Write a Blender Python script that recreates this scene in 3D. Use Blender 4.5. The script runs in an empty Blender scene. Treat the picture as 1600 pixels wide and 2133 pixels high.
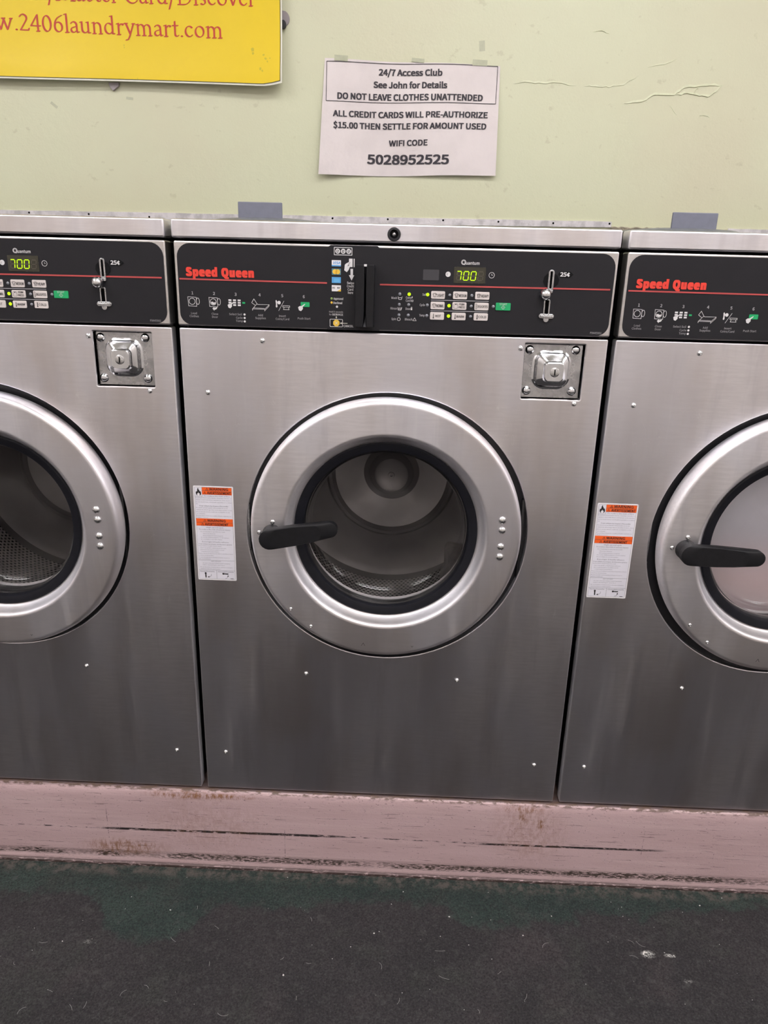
import bpy, bmesh, math, random
from mathutils import Vector, Matrix
from math import sin, cos, pi, radians

# ------------------------------------------------------------------ camera
SC = bpy.context.scene
COL = SC.collection
cam_data = bpy.data.cameras.new('camera')
cam = bpy.data.objects.new('camera', cam_data)
COL.objects.link(cam)
cam_data.sensor_fit = 'HORIZONTAL'
cam_data.sensor_width = 36.0
cam_data.lens = 36.0 * 1502.81 / 1600.0
cam_data.clip_start = 0.02
cam.matrix_world = Matrix(((0.99914912, -0.03415771, 0.0231145, 0.35218),
                           (0.03270748, 0.31481964, -0.9485878, -1.13783),
                           (0.02512469, 0.94853669, 0.31566898, 0.949913),
                           (0, 0, 0, 1)))
SC.camera = cam

# ------------------------------------------------------------------ world, exposure
world = bpy.data.worlds.new('world')
SC.world = world
world.use_nodes = True
world.node_tree.nodes['Background'].inputs[0].default_value = (0.80, 0.86, 1.0, 1)
world.node_tree.nodes['Background'].inputs[1].default_value = 0.15
SC.view_settings.view_transform = 'Standard'
SC.view_settings.look = 'None'
SC.view_settings.exposure = 0.0
SC.view_settings.gamma = 1.0
SC.view_settings.use_curve_mapping = False
LAMP_POWER = 15.6            # emission strength of the ceiling light diffusers
FLOOR_Z = -0.1855
CEIL_Z = 2.45
WALL_Y = 0.54
ROOM = (-3.2, 4.2, -2.15)     # left wall x, right wall x, wall behind the camera y


# ------------------------------------------------------------------ node helpers
class NT:
    def __init__(self, name):
        self.m = bpy.data.materials.new(name)
        self.m.use_nodes = True
        self.t = self.m.node_tree
        self.n = self.t.nodes
        self.n.clear()
        self.out = self.n.new('ShaderNodeOutputMaterial')
        self._pos = None

    def link(self, a, b):
        self.t.links.new(a, b)

    def put(self, sock, v):
        if isinstance(v, bpy.types.NodeSocket):
            self.link(v, sock)
        elif isinstance(v, (tuple, list)):
            sock.default_value = tuple(v) + ((1,) if len(v) == 3 and sock.type == 'RGBA' else ())
        else:
            sock.default_value = v

    def math(self, op, a, b=0.0, c=None, clamp=False):
        n = self.n.new('ShaderNodeMath')
        n.operation = op
        n.use_clamp = clamp
        self.put(n.inputs[0], a)
        self.put(n.inputs[1], b)
        if c is not None:
            self.put(n.inputs[2], c)
        return n.outputs[0]

    def pos(self):
        if self._pos is None:
            g = self.n.new('ShaderNodeTexCoord')
            self._pos = g.outputs['Object']
        return self._pos

    def xyz(self):
        s = self.n.new('ShaderNodeSeparateXYZ')
        self.link(self.pos(), s.inputs[0])
        return s.outputs

    def noise(self, scale=5, stretch=(1, 1, 1), detail=4, rough=0.55, loc=(0, 0, 0), vec=None):
        mp = self.n.new('ShaderNodeMapping')
        self.link(vec or self.pos(), mp.inputs[0])
        mp.inputs['Location'].default_value = loc
        mp.inputs['Scale'].default_value = stretch
        t = self.n.new('ShaderNodeTexNoise')
        self.link(mp.outputs[0], t.inputs['Vector'])
        t.inputs['Scale'].default_value = scale
        t.inputs['Detail'].default_value = detail
        t.inputs['Roughness'].default_value = rough
        return t.outputs['Fac']

    def ramp(self, v, lo, hi, a=0.0, b=1.0, smooth=True):
        n = self.n.new('ShaderNodeMapRange')
        n.interpolation_type = 'SMOOTHSTEP' if smooth else 'LINEAR'
        self.put(n.inputs['Value'], v)
        for k, x in (('From Min', lo), ('From Max', hi), ('To Min', a), ('To Max', b)):
            self.put(n.inputs[k], x)
        return n.outputs[0]

    def mix(self, f, a, b):
        n = self.n.new('ShaderNodeMix')
        n.data_type = 'RGBA'
        self.put(n.inputs[0], f)
        self.put(n.inputs[6], a)
        self.put(n.inputs[7], b)
        return n.outputs[2]

    def bump(self, h, strength=0.3, dist=0.001, normal=None):
        n = self.n.new('ShaderNodeBump')
        n.inputs['Strength'].default_value = strength
        n.inputs['Distance'].default_value = dist
        self.put(n.inputs['Height'], h)
        if normal is not None:
            self.link(normal, n.inputs['Normal'])
        return n.outputs[0]

    def bsdf(self, color, rough=0.5, metal=0.0, normal=None, **kw):
        n = self.n.new('ShaderNodeBsdfPrincipled')
        self.put(n.inputs['Base Color'], color)
        self.put(n.inputs['Roughness'], rough)
        self.put(n.inputs['Metallic'], metal)
        if normal is not None:
            self.link(normal, n.inputs['Normal'])
        for k, v in kw.items():
            self.put(n.inputs[k.replace('_', ' ')], v)
        return n

    def done(self, shader):
        self.link(shader.outputs[0], self.out.inputs[0])
        return self.m

    def seg(self, x0, z0, x1, z1, w, soft, xs, zs, fade=0.05):
        """soft mask along a nearly level line x0,z0 - x1,z1 (local metres)"""
        s = (z1 - z0) / (x1 - x0)
        d = self.math('ABSOLUTE', self.math('SUBTRACT', zs, self.math('MULTIPLY_ADD', xs, s, z0 - s * x0)))
        m = self.ramp(d, w, w + soft, 1.0, 0.0)
        m = self.math('MULTIPLY', m, self.ramp(xs, x0 - fade, x0 + fade))
        return self.math('MULTIPLY', m, self.ramp(xs, x1 - fade, x1 + fade, 1.0, 0.0))

    def spot(self, x0, z0, rx, rz, xs, zs):
        a = self.math('DIVIDE', self.math('SUBTRACT', xs, x0), rx)
        b = self.math('DIVIDE', self.math('SUBTRACT', zs, z0), rz)
        r = self.math('SQRT', self.math('ADD', self.math('MULTIPLY', a, a), self.math('MULTIPLY', b, b)))
        return self.ramp(r, 0.25, 1.0, 1.0, 0.0)


def simple(name, color, rough=0.5, metal=0.0, **kw):
    t = NT(name)
    return t.done(t.bsdf(color, rough, metal, **kw))


def mottled(name, color, rough=0.5, metal=0.0, amount=0.12, scale=60, bump=0.1, dist=0.0004, **kw):
    t = NT(name)
    n = t.noise(scale)
    c2 = tuple(c * (1 - amount * 2) for c in color)
    col = t.mix(t.ramp(n, 0.35, 0.7), color, c2)
    return t.done(t.bsdf(col, t.ramp(n, 0.3, 0.7, rough - 0.05, rough + 0.07), metal,
                         normal=t.bump(t.noise(scale * 6), bump, dist), **kw))


def emissive(name, color, strength):
    t = NT(name)
    n = t.n.new('ShaderNodeEmission')
    n.inputs[0].default_value = color + (1,)
    n.inputs[1].default_value = strength
    return t.done(n)


def steel_mat(name, base=(0.60, 0.585, 0.59), rough=0.34, aniso=0.6, smears=True, grain=0.10, warm=True):
    t = NT(name)
    g1 = t.noise(900, (0.03, 1, 1), 3, 0.6)           # level brushing lines
    g2 = t.noise(260, (0.10, 1, 1), 3, 0.6)
    big = t.noise(2.6, (3.0, 1, 0.6), 4, 0.5)        # broad cloudy smears, also painting in soft dark reflections
    drip = t.noise(26, (1.3, 1, 0.09), 5, 0.6)        # runs of water down the sheet
    col = t.mix(t.ramp(g2, 0.3, 0.7), base, tuple(c * 0.93 for c in base))
    if smears:
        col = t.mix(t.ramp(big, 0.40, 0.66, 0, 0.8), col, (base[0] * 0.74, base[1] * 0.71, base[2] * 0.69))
        tint = t.noise(4.5, (1.6, 1, 0.9), 3, 0.5, loc=(6, 0, 1))
        col = t.mix(t.ramp(tint, 0.42, 0.60, 0, 0.5), col, (base[0] * 0.90, base[1] * 0.93, base[2] * 0.99))
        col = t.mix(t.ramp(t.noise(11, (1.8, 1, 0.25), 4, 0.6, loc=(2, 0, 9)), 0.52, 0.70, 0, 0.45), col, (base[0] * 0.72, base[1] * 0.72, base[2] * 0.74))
        col = t.mix(t.ramp(drip, 0.60, 0.78, 0, 0.30), col, tuple(min(1, c * 1.2) for c in base))
        col = t.mix(t.ramp(t.noise(900, (1, 1, 1), 1), 0.74, 0.80, 0, 0.7), col, tuple(min(1, c * 1.5) for c in base))
        r = t.math('ADD', t.ramp(big, 0.3, 0.7, rough + 0.05, rough - 0.05), t.ramp(drip, 0.5, 0.8, 0, 0.10))
        # thin scratches
        sc = t.noise(40, (1.0, 1, 0.25), 2, 0.5, loc=(3, 1, 2))
        scr = t.ramp(t.math('ABSOLUTE', t.math('SUBTRACT', sc, 0.5)), 0.0, 0.0022, 1.0, 0.0)
        scr = t.math('MULTIPLY', scr, t.ramp(t.noise(9, loc=(7, 0, 3)), 0.52, 0.62))
        col = t.mix(t.math('MULTIPLY', scr, 0.35), col, tuple(min(1, c * 1.45) for c in base))
    else:
        r = t.ramp(big, 0.3, 0.7, rough + 0.03, rough - 0.03)
    nm = t.bump(t.math('ADD', g1, t.math('MULTIPLY', g2, 0.6)), grain, 0.0003)
    tan = t.n.new('ShaderNodeTangent')
    tan.direction_type = 'UV_MAP'
    tan.uv_map = 'UVMap'
    b = t.bsdf(col, r, 1.0, normal=nm)
    b.inputs['Anisotropic'].default_value = aniso
    b.inputs['Anisotropic Rotation'].default_value = 0.0
    t.link(tan.outputs[0], b.inputs['Tangent'])
    return t.done(b)


def wall_mat():
    t = NT('green_wall_paint')
    x, y, z = t.xyz()
    n = t.noise(2.2, detail=5)
    f = t.noise(90, detail=4)
    spots = t.noise(34, (1, 1, 1.4), 3, 0.6, loc=(2, 0, 5))
    col = t.mix(t.ramp(n, 0.35, 0.7), (0.645, 0.665, 0.475), (0.630, 0.615, 0.445))
    col = t.mix(t.ramp(z, 1.03, 1.14, 0.35, 0.0), col, (0.64, 0.655, 0.415))
    col = t.mix(t.ramp(spots, 0.66, 0.73, 0, 0.28), col, (0.42, 0.40, 0.26))
    col = t.mix(t.ramp(t.noise(180, loc=(1, 1, 1)), 0.72, 0.78, 0, 0.35), col, (0.35, 0.30, 0.2))
    h = t.math('ADD', t.math('MULTIPLY', f, 0.35), t.math('MULTIPLY', t.noise(14, detail=3), 1.0))
    pv = t.n.new('ShaderNodeTexVoronoi')
    t.link(t.pos(), pv.inputs['Vector'])
    pv.inputs['Scale'].default_value = 240
    h = t.math('ADD', h, t.math('MULTIPLY', pv.outputs[0], 0.12))
    return t.done(t.bsdf(col, 0.42, 0, normal=t.bump(h, 0.5, 0.0018)))


def curb_mat():
    t = NT('worn_pink_paint')
    x, y, z = t.xyz()
    fine = t.noise(260, (0.30, 1, 1), 5, 0.65)
    fl = t.noise(420, detail=2)
    col = t.mix(t.ramp(t.noise(9, (0.4, 1, 2.5)), 0.3, 0.7), (0.60, 0.435, 0.445), (0.54, 0.385, 0.39))
    col = t.mix(t.ramp(t.noise(60, (0.06, 1, 1.5), 4), 0.48, 0.66, 0, 0.45), col, (0.66, 0.50, 0.50))
    black = (0.018, 0.014, 0.014)
    # scattered chips and scuffs
    chips = t.ramp(t.noise(300, (0.6, 1, 1), 6, 0.7, loc=(5, 0, 1)), 0.615, 0.65)
    col = t.mix(t.math('MULTIPLY', chips, 0.75), col, (0.10, 0.06, 0.055))
    sc = t.ramp(t.noise(230, (0.07, 1, 1.3), 5, 0.7, loc=(9, 0, 4)), 0.610, 0.65)
    col = t.mix(t.math('MULTIPLY', sc, 0.6), col, (0.10, 0.065, 0.06))
    brk = t.ramp(fine, 0.36, 0.50)
    brk2 = t.ramp(fine, 0.46, 0.60)
    brk3 = t.ramp(t.noise(22, (0.4, 1, 1), 2, loc=(3, 0, 0)), 0.40, 0.52)
    # the long black trolley scuff
    w1 = t.seg(-0.20, -0.097, 0.25, -0.0935, 0.0016, 0.0022, x, z, 0.03)
    w2 = t.seg(-0.38, -0.097, -0.10, -0.0975, 0.0006, 0.0014, x, z, 0.04)
    w3 = t.seg(0.20, -0.093, 0.72, -0.0955, 0.0005, 0.0014, x, z, 0.04)
    w4 = t.seg(0.52, -0.0955, 0.87, -0.0930, 0.0012, 0.0020, x, z, 0.03)
    for w, b in ((w1, brk), (w2, brk2), (w3, brk2), (w4, brk)):
        col = t.mix(t.math('MULTIPLY', w, b), col, black)
    # grime in the groove above the foot
    g = t.seg(-0.9, -0.1585, 1.5, -0.1575, 0.0022, 0.0085, x, z, 0.05)
    gm = t.math('MULTIPLY', g, t.ramp(t.noise(420, (0.25, 1, 1), 6, 0.75, loc=(2, 0, 2)), 0.42, 0.56))
    col = t.mix(t.math('MULTIPLY', gm, t.math('ADD', brk3, 0.55), clamp=True), col, (0.055, 0.04, 0.032))
    foot = t.ramp(z, -0.1835, -0.170, 1.0, 0.0)
    col = t.mix(t.math('MULTIPLY', foot, t.ramp(fine, 0.32, 0.50)), col, (0.05, 0.032, 0.028))
    # dirt on the ledge, with the shadow under the machines painted in
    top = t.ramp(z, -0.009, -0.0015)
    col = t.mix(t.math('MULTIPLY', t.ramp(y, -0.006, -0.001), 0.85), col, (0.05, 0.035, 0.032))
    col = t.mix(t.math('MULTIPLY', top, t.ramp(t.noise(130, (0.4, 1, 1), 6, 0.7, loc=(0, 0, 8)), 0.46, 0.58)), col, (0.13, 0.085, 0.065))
    # rust runs
    rn = t.noise(170, (1, 1, 0.45), 6, 0.75)
    for (a, b, c, d, k) in ((-0.045, -0.012, 0.10, 0.012, 1.0), (0.03, -0.012, 0.09, 0.008, 1.0),
                            (0.605, -0.032, 0.012, 0.022, 0.85), (0.640, -0.043, 0.008, 0.018, 1.0),
                            (-0.17, -0.140, 0.11, 0.028, 0.8), (0.62, -0.06, 0.10, 0.10, 0.35),
                            (0.0, -0.08, 0.16, 0.09, 0.25), (0.60, -0.012, 0.06, 0.010, 0.7)):
        s = t.math('MULTIPLY', t.spot(a, b, c, d, x, z), t.ramp(rn, 0.40, 0.62, 0.0, k))
        col = t.mix(s, col, (0.26, 0.12, 0.05))
    # two thin vertical cracks
    for (a, z0, z1) in ((-0.1995, -0.135, -0.040), (0.838, -0.115, -0.045), (0.148, -0.165, -0.075)):
        d = t.math('ABSOLUTE', t.math('SUBTRACT', x, a))
        m = t.math('MULTIPLY', t.ramp(d, 0.0002, 0.0009, 0.8, 0), t.ramp(fine, 0.46, 0.58))
        m = t.math('MULTIPLY', m, t.ramp(z, z0, z0 + 0.01))
        m = t.math('MULTIPLY', m, t.ramp(z, z1 - 0.01, z1, 1, 0))
        col = t.mix(m, col, black)
    h = t.math('ADD', fine, t.math('MULTIPLY', fl, 0.3))
    h = t.math('SUBTRACT', h, t.math('MULTIPLY', chips, 0.6))
    return t.done(t.bsdf(col, 0.48, 0, normal=t.bump(h, 0.35, 0.0012)))


def floor_mat():
    t = NT('dirty_green_carpet')
    x, y, z = t.xyz()
    fine = t.noise(300, detail=3, rough=0.75)
    med = t.noise(55, detail=5, rough=0.7)
    big = t.noise(5.5, (1, 1.4, 1), 5, 0.6)
    fc = t.n.new('ShaderNodeFloatCurve')
    pts = [(-0.55, -0.088), (-0.38, -0.0917), (-0.21, -0.080), (-0.175, -0.125), (-0.134, -0.165), (-0.078, -0.176), (-0.013, -0.162),
           (0.035, -0.112), (0.255, -0.078), (0.455, -0.072), (0.506, -0.112), (0.613, -0.108), (0.704, -0.092),
           (0.80, -0.0745), (0.889, -0.068), (1.0, -0.05), (1.086, -0.033), (1.3, -0.05)]
    X0, X1, Y0, Y1 = -0.6, 1.4, -0.20, 0.0
    xx = t.math('DIVIDE', t.math('SUBTRACT', x, X0), X1 - X0, clamp=True)
    t.link(xx, fc.inputs['Value'])
    cu = fc.mapping.curves[0]
    cu.points[0].location = (0, (-0.085 - Y0) / (Y1 - Y0))
    cu.points[1].location = (1, (-0.060 - Y0) / (Y1 - Y0))
    for a, b in pts:
        cu.points.new((a - X0) / (X1 - X0), (b - Y0) / (Y1 - Y0))
    fc.mapping.update()
    edge = t.math('MULTIPLY_ADD', fc.outputs[0], Y1 - Y0, Y0)
    d = t.math('SUBTRACT', y, edge)
    d = t.math('ADD', d, t.math('ADD', t.math('MULTIPLY', t.math('SUBTRACT', med, 0.5), 0.06), t.math('MULTIPLY', t.math('SUBTRACT', t.noise(16, detail=4, loc=(3, 1, 0)), 0.5), 0.10)))
    clean = t.ramp(d, -0.010, 0.014)
    dirt = t.mix(t.ramp(big, 0.35, 0.68), (0.046, 0.042, 0.045), (0.033, 0.031, 0.034))
    dirt = t.mix(t.ramp(t.noise(9, loc=(4, 2, 0)), 0.52, 0.70, 0, 0.55), dirt, (0.052, 0.057, 0.050))
    dirt = t.mix(t.ramp(t.noise(7, loc=(8, 5, 0)), 0.54, 0.72, 0, 0.6), dirt, (0.063, 0.052, 0.055))
    green = t.mix(t.ramp(big, 0.36, 0.66), (0.024, 0.044, 0.039), (0.040, 0.066, 0.056))
    green = t.mix(t.ramp(t.noise(14, loc=(1, 6, 0)), 0.5, 0.7, 0, 0.6), green, (0.050, 0.054, 0.049))
    col = t.mix(clean, dirt, green)
    col = t.mix(t.ramp(fine, 0.34, 0.56, 0.72, 0.0), col, (0.008, 0.008, 0.009))
    col = t.mix(t.ramp(fine, 0.55, 0.70, 0.0, 0.35), col, (0.12, 0.125, 0.12))
    col = t.mix(t.ramp(med, 0.52, 0.75, 0.0, 0.5), col, (0.10, 0.098, 0.095))
    col = t.mix(t.ramp(t.noise(700, detail=1, loc=(1, 2, 3)), 0.70, 0.76, 0, 0.5), col, (0.22, 0.21, 0.20))
    # pale crumb stain and dusty edge at the kerb
    for (a, b, r, q, k) in ((0.817, -0.156, 0.016, 0.010, 0.9), (0.855, -0.157, 0.013, 0.005, 0.9), (-0.175, -0.185, 0.010, 0.006, 0.3),
                            (0.87, -0.205, 0.01, 0.006, 0.4)):
        m = t.math('MULTIPLY', t.spot(a, b, r, q, x, y), t.ramp(fine, 0.42, 0.55))
        col = t.mix(t.math('MULTIPLY', m, k), col, (0.55, 0.55, 0.52))
    dust = t.math('MULTIPLY', t.ramp(y, -0.045, -0.020), t.ramp(med, 0.40, 0.62, 0, 0.65))
    col = t.mix(dust, col, (0.17, 0.14, 0.12))
    h = t.math('ADD', fine, t.math('MULTIPLY', med, 1.2))
    return t.done(t.bsdf(col, 0.95, 0, normal=t.bump(h, 1.0, 0.006)))


def drum_mat():
    t = NT('perforated_drum_steel')
    # rows of round holes wrapped round the barrel: UV = (arc length, depth)
    uv = t.n.new('ShaderNodeUVMap')
    uv.uv_map = 'UVMap'
    s = t.n.new('ShaderNodeSeparateXYZ')
    t.link(uv.outputs[0], s.inputs[0])
    P = 0.0095
    v = t.math('DIVIDE', s.outputs[1], P * 0.866)
    row = t.math('FLOOR', v)
    off = t.math('MULTIPLY', t.math('MODULO', row, 2.0), 0.5)
    u = t.math('FRACT', t.math('ADD', t.math('DIVIDE', s.outputs[0], P), off))
    du = t.math('SUBTRACT', u, 0.5)
    dv = t.math('MULTIPLY', t.math('SUBTRACT', t.math('FRACT', v), 0.5), 0.866)
    r = t.math('SQRT', t.math('ADD', t.math('MULTIPLY', du, du), t.math('MULTIPLY', dv, dv)))
    hole = t.math('MULTIPLY', t.ramp(r, 0.24, 0.31, 1.0, 0.0), t.math('SUBTRACT', 1.0, t.math('COMPARE', s.outputs[1], 0.052, 0.013)))
    col = t.mix(hole, (0.80, 0.75, 0.755), (0.012, 0.010, 0.012))
    b = t.bsdf(col, t.math('ADD', 0.5, t.math('MULTIPLY', hole, 0.4)), t.math('MULTIPLY', t.math('SUBTRACT', 1.0, hole), 0.55),
               normal=t.bump(t.math('SUBTRACT', 1.0, hole), 0.6, 0.001))
    return t.done(b)


def glass_mat(name, tint, haze):
    t = NT(name)
    fr = t.n.new('ShaderNodeFresnel')
    fr.inputs[0].default_value = 1.5
    tr = t.n.new('ShaderNodeBsdfTransparent')
    tr.inputs[0].default_value = tint + (1,)
    gl = t.n.new('ShaderNodeBsdfGlossy')
    gl.inputs['Roughness'].default_value = 0.13
    gl.inputs['Color'].default_value = (1, 1, 1, 1)
    df = t.n.new('ShaderNodeBsdfDiffuse')
    df.inputs[0].default_value = (0.6, 0.58, 0.57, 1)
    m1 = t.n.new('ShaderNodeMixShader')
    t.link(t.math('MULTIPLY', fr.outputs[0], 0.9, clamp=True), m1.inputs[0])
    t.link(tr.outputs[0], m1.inputs[1])
    t.link(gl.outputs[0], m1.inputs[2])
    m2 = t.n.new('ShaderNodeMixShader')
    hz = t.ramp(t.noise(16, (1, 1, 0.6), 6, 0.7), 0.42, 0.72, 0.0, haze)
    hz = t.math('ADD', hz, t.ramp(t.noise(190, (1, 1, 1), 2), 0.74, 0.80, 0, haze))
    t.link(hz, m2.inputs[0])
    t.link(m1.outputs[0], m2.inputs[1])
    t.link(df.outputs[0], m2.inputs[2])
    return t.done(m2)


M = {}
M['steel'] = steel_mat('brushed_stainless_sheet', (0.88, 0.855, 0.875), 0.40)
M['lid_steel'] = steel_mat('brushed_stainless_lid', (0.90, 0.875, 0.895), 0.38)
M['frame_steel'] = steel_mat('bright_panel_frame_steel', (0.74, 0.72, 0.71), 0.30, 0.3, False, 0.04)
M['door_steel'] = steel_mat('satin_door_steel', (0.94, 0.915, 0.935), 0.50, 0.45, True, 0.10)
M['chrome'] = mottled('polished_chrome', (0.80, 0.81, 0.83), 0.10, 1.0, 0.05, 70, 0.05)
M['zinc'] = mottled('zinc_plate', (0.60, 0.60, 0.61), 0.26, 1.0, 0.16, 50, 0.12)
M['screw'] = mottled('screw_steel', (0.72, 0.72, 0.72), 0.25, 1.0, 0.05, 200, 0.05)
M['black_side'] = mottled('black_cabinet_enamel', (0.012, 0.012, 0.013), 0.32, 0, 0.1, 90, 0.2)
M['black_seal'] = mottled('black_rubber', (0.014, 0.014, 0.017), 0.45, 0, 0.1, 80, 0.15)
M['gasket'] = mottled('black_door_gasket', (0.010, 0.0105, 0.015), 0.45, 0, 0.1, 60, 0.15, Specular_IOR_Level=.25)
M['handle'] = mottled('black_handle_plastic', (0.012, 0.012, 0.014), 0.45, 0, 0.15, 60, 0.25, Specular_IOR_Level=.28)
M['overlay'] = mottled('black_panel_film', (0.016, 0.0155, 0.019), 0.45, 0, 0.05, 20, 0.08, Specular_IOR_Level=.28)
M['overlay_dark'] = mottled('worn_black_film', (0.006, 0.006, 0.007), 0.6, 0, 0.1, 50, 0.1, Specular_IOR_Level=.15)
M['reader'] = mottled('black_reader_plastic', (0.009, 0.009, 0.011), 0.42, 0, 0.1, 80, 0.1, Specular_IOR_Level=.28)
M['slot'] = simple('deep_black', (0.002, 0.002, 0.002), 0.9, Specular_IOR_Level=.05)
M['white'] = simple('white_print', (0.72, 0.71, 0.72), 0.5)
M['grey_print'] = simple('grey_print', (0.40, 0.39, 0.41), 0.5)
M['red_print'] = simple('red_print', (0.80, 0.055, 0.035), 0.45)
M['red_line'] = simple('dull_red_print', (0.50, 0.075, 0.075), 0.45)
M['black_print'] = simple('black_print', (0.015, 0.014, 0.015), 0.55)
M['grey_ink'] = simple('dark_grey_print', (0.13, 0.12, 0.16), 0.6)
M['orange'] = simple('orange_print', (0.95, 0.13, 0.015), 0.5)
M['label'] = mottled('white_sticker', (0.80, 0.79, 0.86), 0.4, 0, 0.02, 30, 0.04)
M['label_edge'] = simple('white_sticker_border', (0.86, 0.84, 0.86), 0.4)
M['key'] = mottled('cream_key', (0.72, 0.66, 0.64), 0.4, 0, 0.03, 60, 0.05)
M['green_key'] = mottled('green_key', (0.010, 0.42, 0.14), 0.4, 0, 0.05, 60, 0.05)
M['blue'] = simple('blue_print', (0.09, 0.35, 0.72), 0.5)
M['lightblue'] = simple('light_blue_print', (0.14, 0.47, 0.80), 0.5)
M['teal'] = simple('teal_print', (0.07, 0.20, 0.25), 0.5)
M['yellow_ink'] = simple('yellow_print', (0.85, 0.55, 0.06), 0.5)
M['lens_off'] = simple('grey_lamp_lens', (0.25, 0.26, 0.29), 0.3)
M['lens_green'] = simple('green_lamp_lens', (0.30, 0.45, 0.12), 0.3)
M['lens_on'] = emissive('lit_green_lamp', (0.50, 1.0, 0.015), 1.6)
M['digit_on'] = emissive('lit_green_digit', (0.62, 1.0, 0.02), 1.25)
M['digit_off'] = simple('unlit_digit', (0.075, 0.065, 0.045), 0.4)
M['display'] = mottled('display_window', (0.040, 0.037, 0.024), 0.25, 0, 0.02, 30, 0.02)
M['window'] = mottled('blank_window_film', (0.048, 0.047, 0.054), 0.35, 0, 0.02, 30, 0.05)
M['grey_plastic'] = mottled('blue_grey_plastic', (0.17, 0.18, 0.23), 0.42, 0, 0.04, 70, 0.12)
M['grey_dome'] = mottled('grey_dispenser_plastic', (0.16, 0.17, 0.18), 0.4, 0, 0.04, 70, 0.12)
M['wall'] = wall_mat()
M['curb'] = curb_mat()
M['carpet'] = floor_mat()
M['drum'] = drum_mat()
M['drum_back'] = mottled('drum_back_steel', (0.37, 0.355, 0.36), 0.45, 0.75, 0.05, 14, 0.05)
M['lifter'] = mottled('lifter_steel', (0.78, 0.73, 0.71), 0.45, 0.5, 0.1, 20, 0.1)
M['glass'] = glass_mat('door_glass', (0.97, 0.97, 0.97), 0.035)
M['load'] = None
M['ceiling'] = mottled('white_ceiling', (0.78, 0.77, 0.74), 0.8, 0, 0.04, 9, 0.2)
M['plain_wall'] = mottled('cream_wall_paint', (0.80, 0.75, 0.74), 0.7, 0, 0.06, 7, 0.2)
M['fixture'] = simple('white_enamel', (0.8, 0.8, 0.8), 0.4)
M['diffuser'] = emissive('fluorescent_diffuser', (1.0, 0.965, 0.975), LAMP_POWER)
M['paper'] = mottled('white_paper', (0.745, 0.685, 0.68), 0.6, 0, 0.035, 14, 0.25, 0.0015)
M['paper_ink'] = simple('laser_print', (0.030, 0.026, 0.035), 0.6)
M['tape'] = mottled('matte_tape', (0.50, 0.52, 0.37), 0.35, 0, 0.05, 90, 0.1)
M['yellow'] = mottled('yellow_vinyl', (0.82, 0.60, 0.008), 0.40, 0, 0.02, 6, 0.10)
M['vinyl_white'] = mottled('white_vinyl', (0.76, 0.75, 0.65), 0.45, 0, 0.03, 30, 0.1)
M['banner_ink'] = simple('brick_red_print', (0.52, 0.045, 0.025), 0.5)
M['banner_line'] = simple('dark_border_print', (0.05, 0.045, 0.02), 0.5)
M['smudge'] = simple('olive_smudge', (0.58, 0.47, 0.03), 0.6)
M['strip'] = mottled('galvanised_strip', (0.74, 0.72, 0.74), 0.42, 0.55, 0.16, 55, 0.4, 0.001)
M['caulk'] = mottled('old_caulk', (0.50, 0.44, 0.34), 0.8, 0, 0.2, 90, 0.8, 0.003)
M['hook'] = mottled('grey_hook_plastic', (0.34, 0.30, 0.31), 0.4, 0, 0.05, 60, 0.1)
M['lint'] = simple('white_lint', (0.70, 0.69, 0.66), 0.8)
M['ridge'] = mottled('green_paint_ridge', (0.63, 0.65, 0.46), 0.45, 0, 0.05, 90, 0.4)
t = NT('pale_wet_cloth')
M['load'] = t.done(t.bsdf(t.mix(t.ramp(t.xyz()[2], -0.10, 0.02), (0.97, 0.82, 0.84), (0.88, 0.87, 0.93)), 0.75, 0,
                          normal=t.bump(t.noise(30, (0.4, 1, 1)), 0.3, 0.004)))


# ------------------------------------------------------------------ mesh helpers
def obj(name, bm, m, parent=None, smooth=False, origin=(0, 0, 0), mats=None, shade_angle=None):
    me = bpy.data.meshes.new(name)
    if origin != (0, 0, 0):
        bmesh.ops.translate(bm, verts=bm.verts, vec=-Vector(origin))
    if smooth:
        bm.normal_update()
        for f in bm.faces:
            f.smooth = not (abs(f.normal.y) > .9995 and f.calc_area() > 1e-7 and len(f.verts) != 4 or f.calc_area() > 2e-3)
        for e in bm.edges:
            if len(e.link_faces) == 2 and e.calc_face_angle(0) > radians(shade_angle or 35):
                e.smooth = False
    uv = bm.loops.layers.uv.get('UVMap')
    if uv is None:
        uv = bm.loops.layers.uv.new('UVMap')
        for f in bm.faces:
            for l in f.loops:
                l[uv].uv = (l.vert.co.x + l.vert.co.y * 0.01, l.vert.co.z + l.vert.co.y)
    bm.to_mesh(me)
    bm.free()
    for mm in (mats or [m]):
        me.materials.append(mm)
    o = bpy.data.objects.new(name, me)
    o.location = origin
    COL.objects.link(o)
    if parent is not None:
        o.parent = parent
    return o


def tag(o, label=None, cat=None, group=None, kind=None):
    for k, v in (('label', label), ('category', cat), ('group', group), ('kind', kind)):
        if v:
            o[k] = v
    return o


def empty(name, loc=(0, 0, 0)):
    o = bpy.data.objects.new(name, None)
    o.empty_display_size = 0.1
    o.location = loc
    COL.objects.link(o)
    return o


def box(bm, x0, x1, y0, y1, z0, z1, bev=0.0, seg=2):
    vs = [bm.verts.new((x, y, z)) for x in (x0, x1) for y in (y0, y1) for z in (z0, z1)]
    idx = [(0, 1, 3, 2), (4, 6, 7, 5), (0, 4, 5, 1), (2, 3, 7, 6), (0, 2, 6, 4), (1, 5, 7, 3)]
    fs = [bm.faces.new([vs[i] for i in q]) for q in idx]
    if bev:
        es = list({e for f in fs for e in f.edges})
        bmesh.ops.bevel(bm, geom=es, offset=bev, segments=seg, affect='EDGES', profile=0.5)
    return bm


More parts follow.
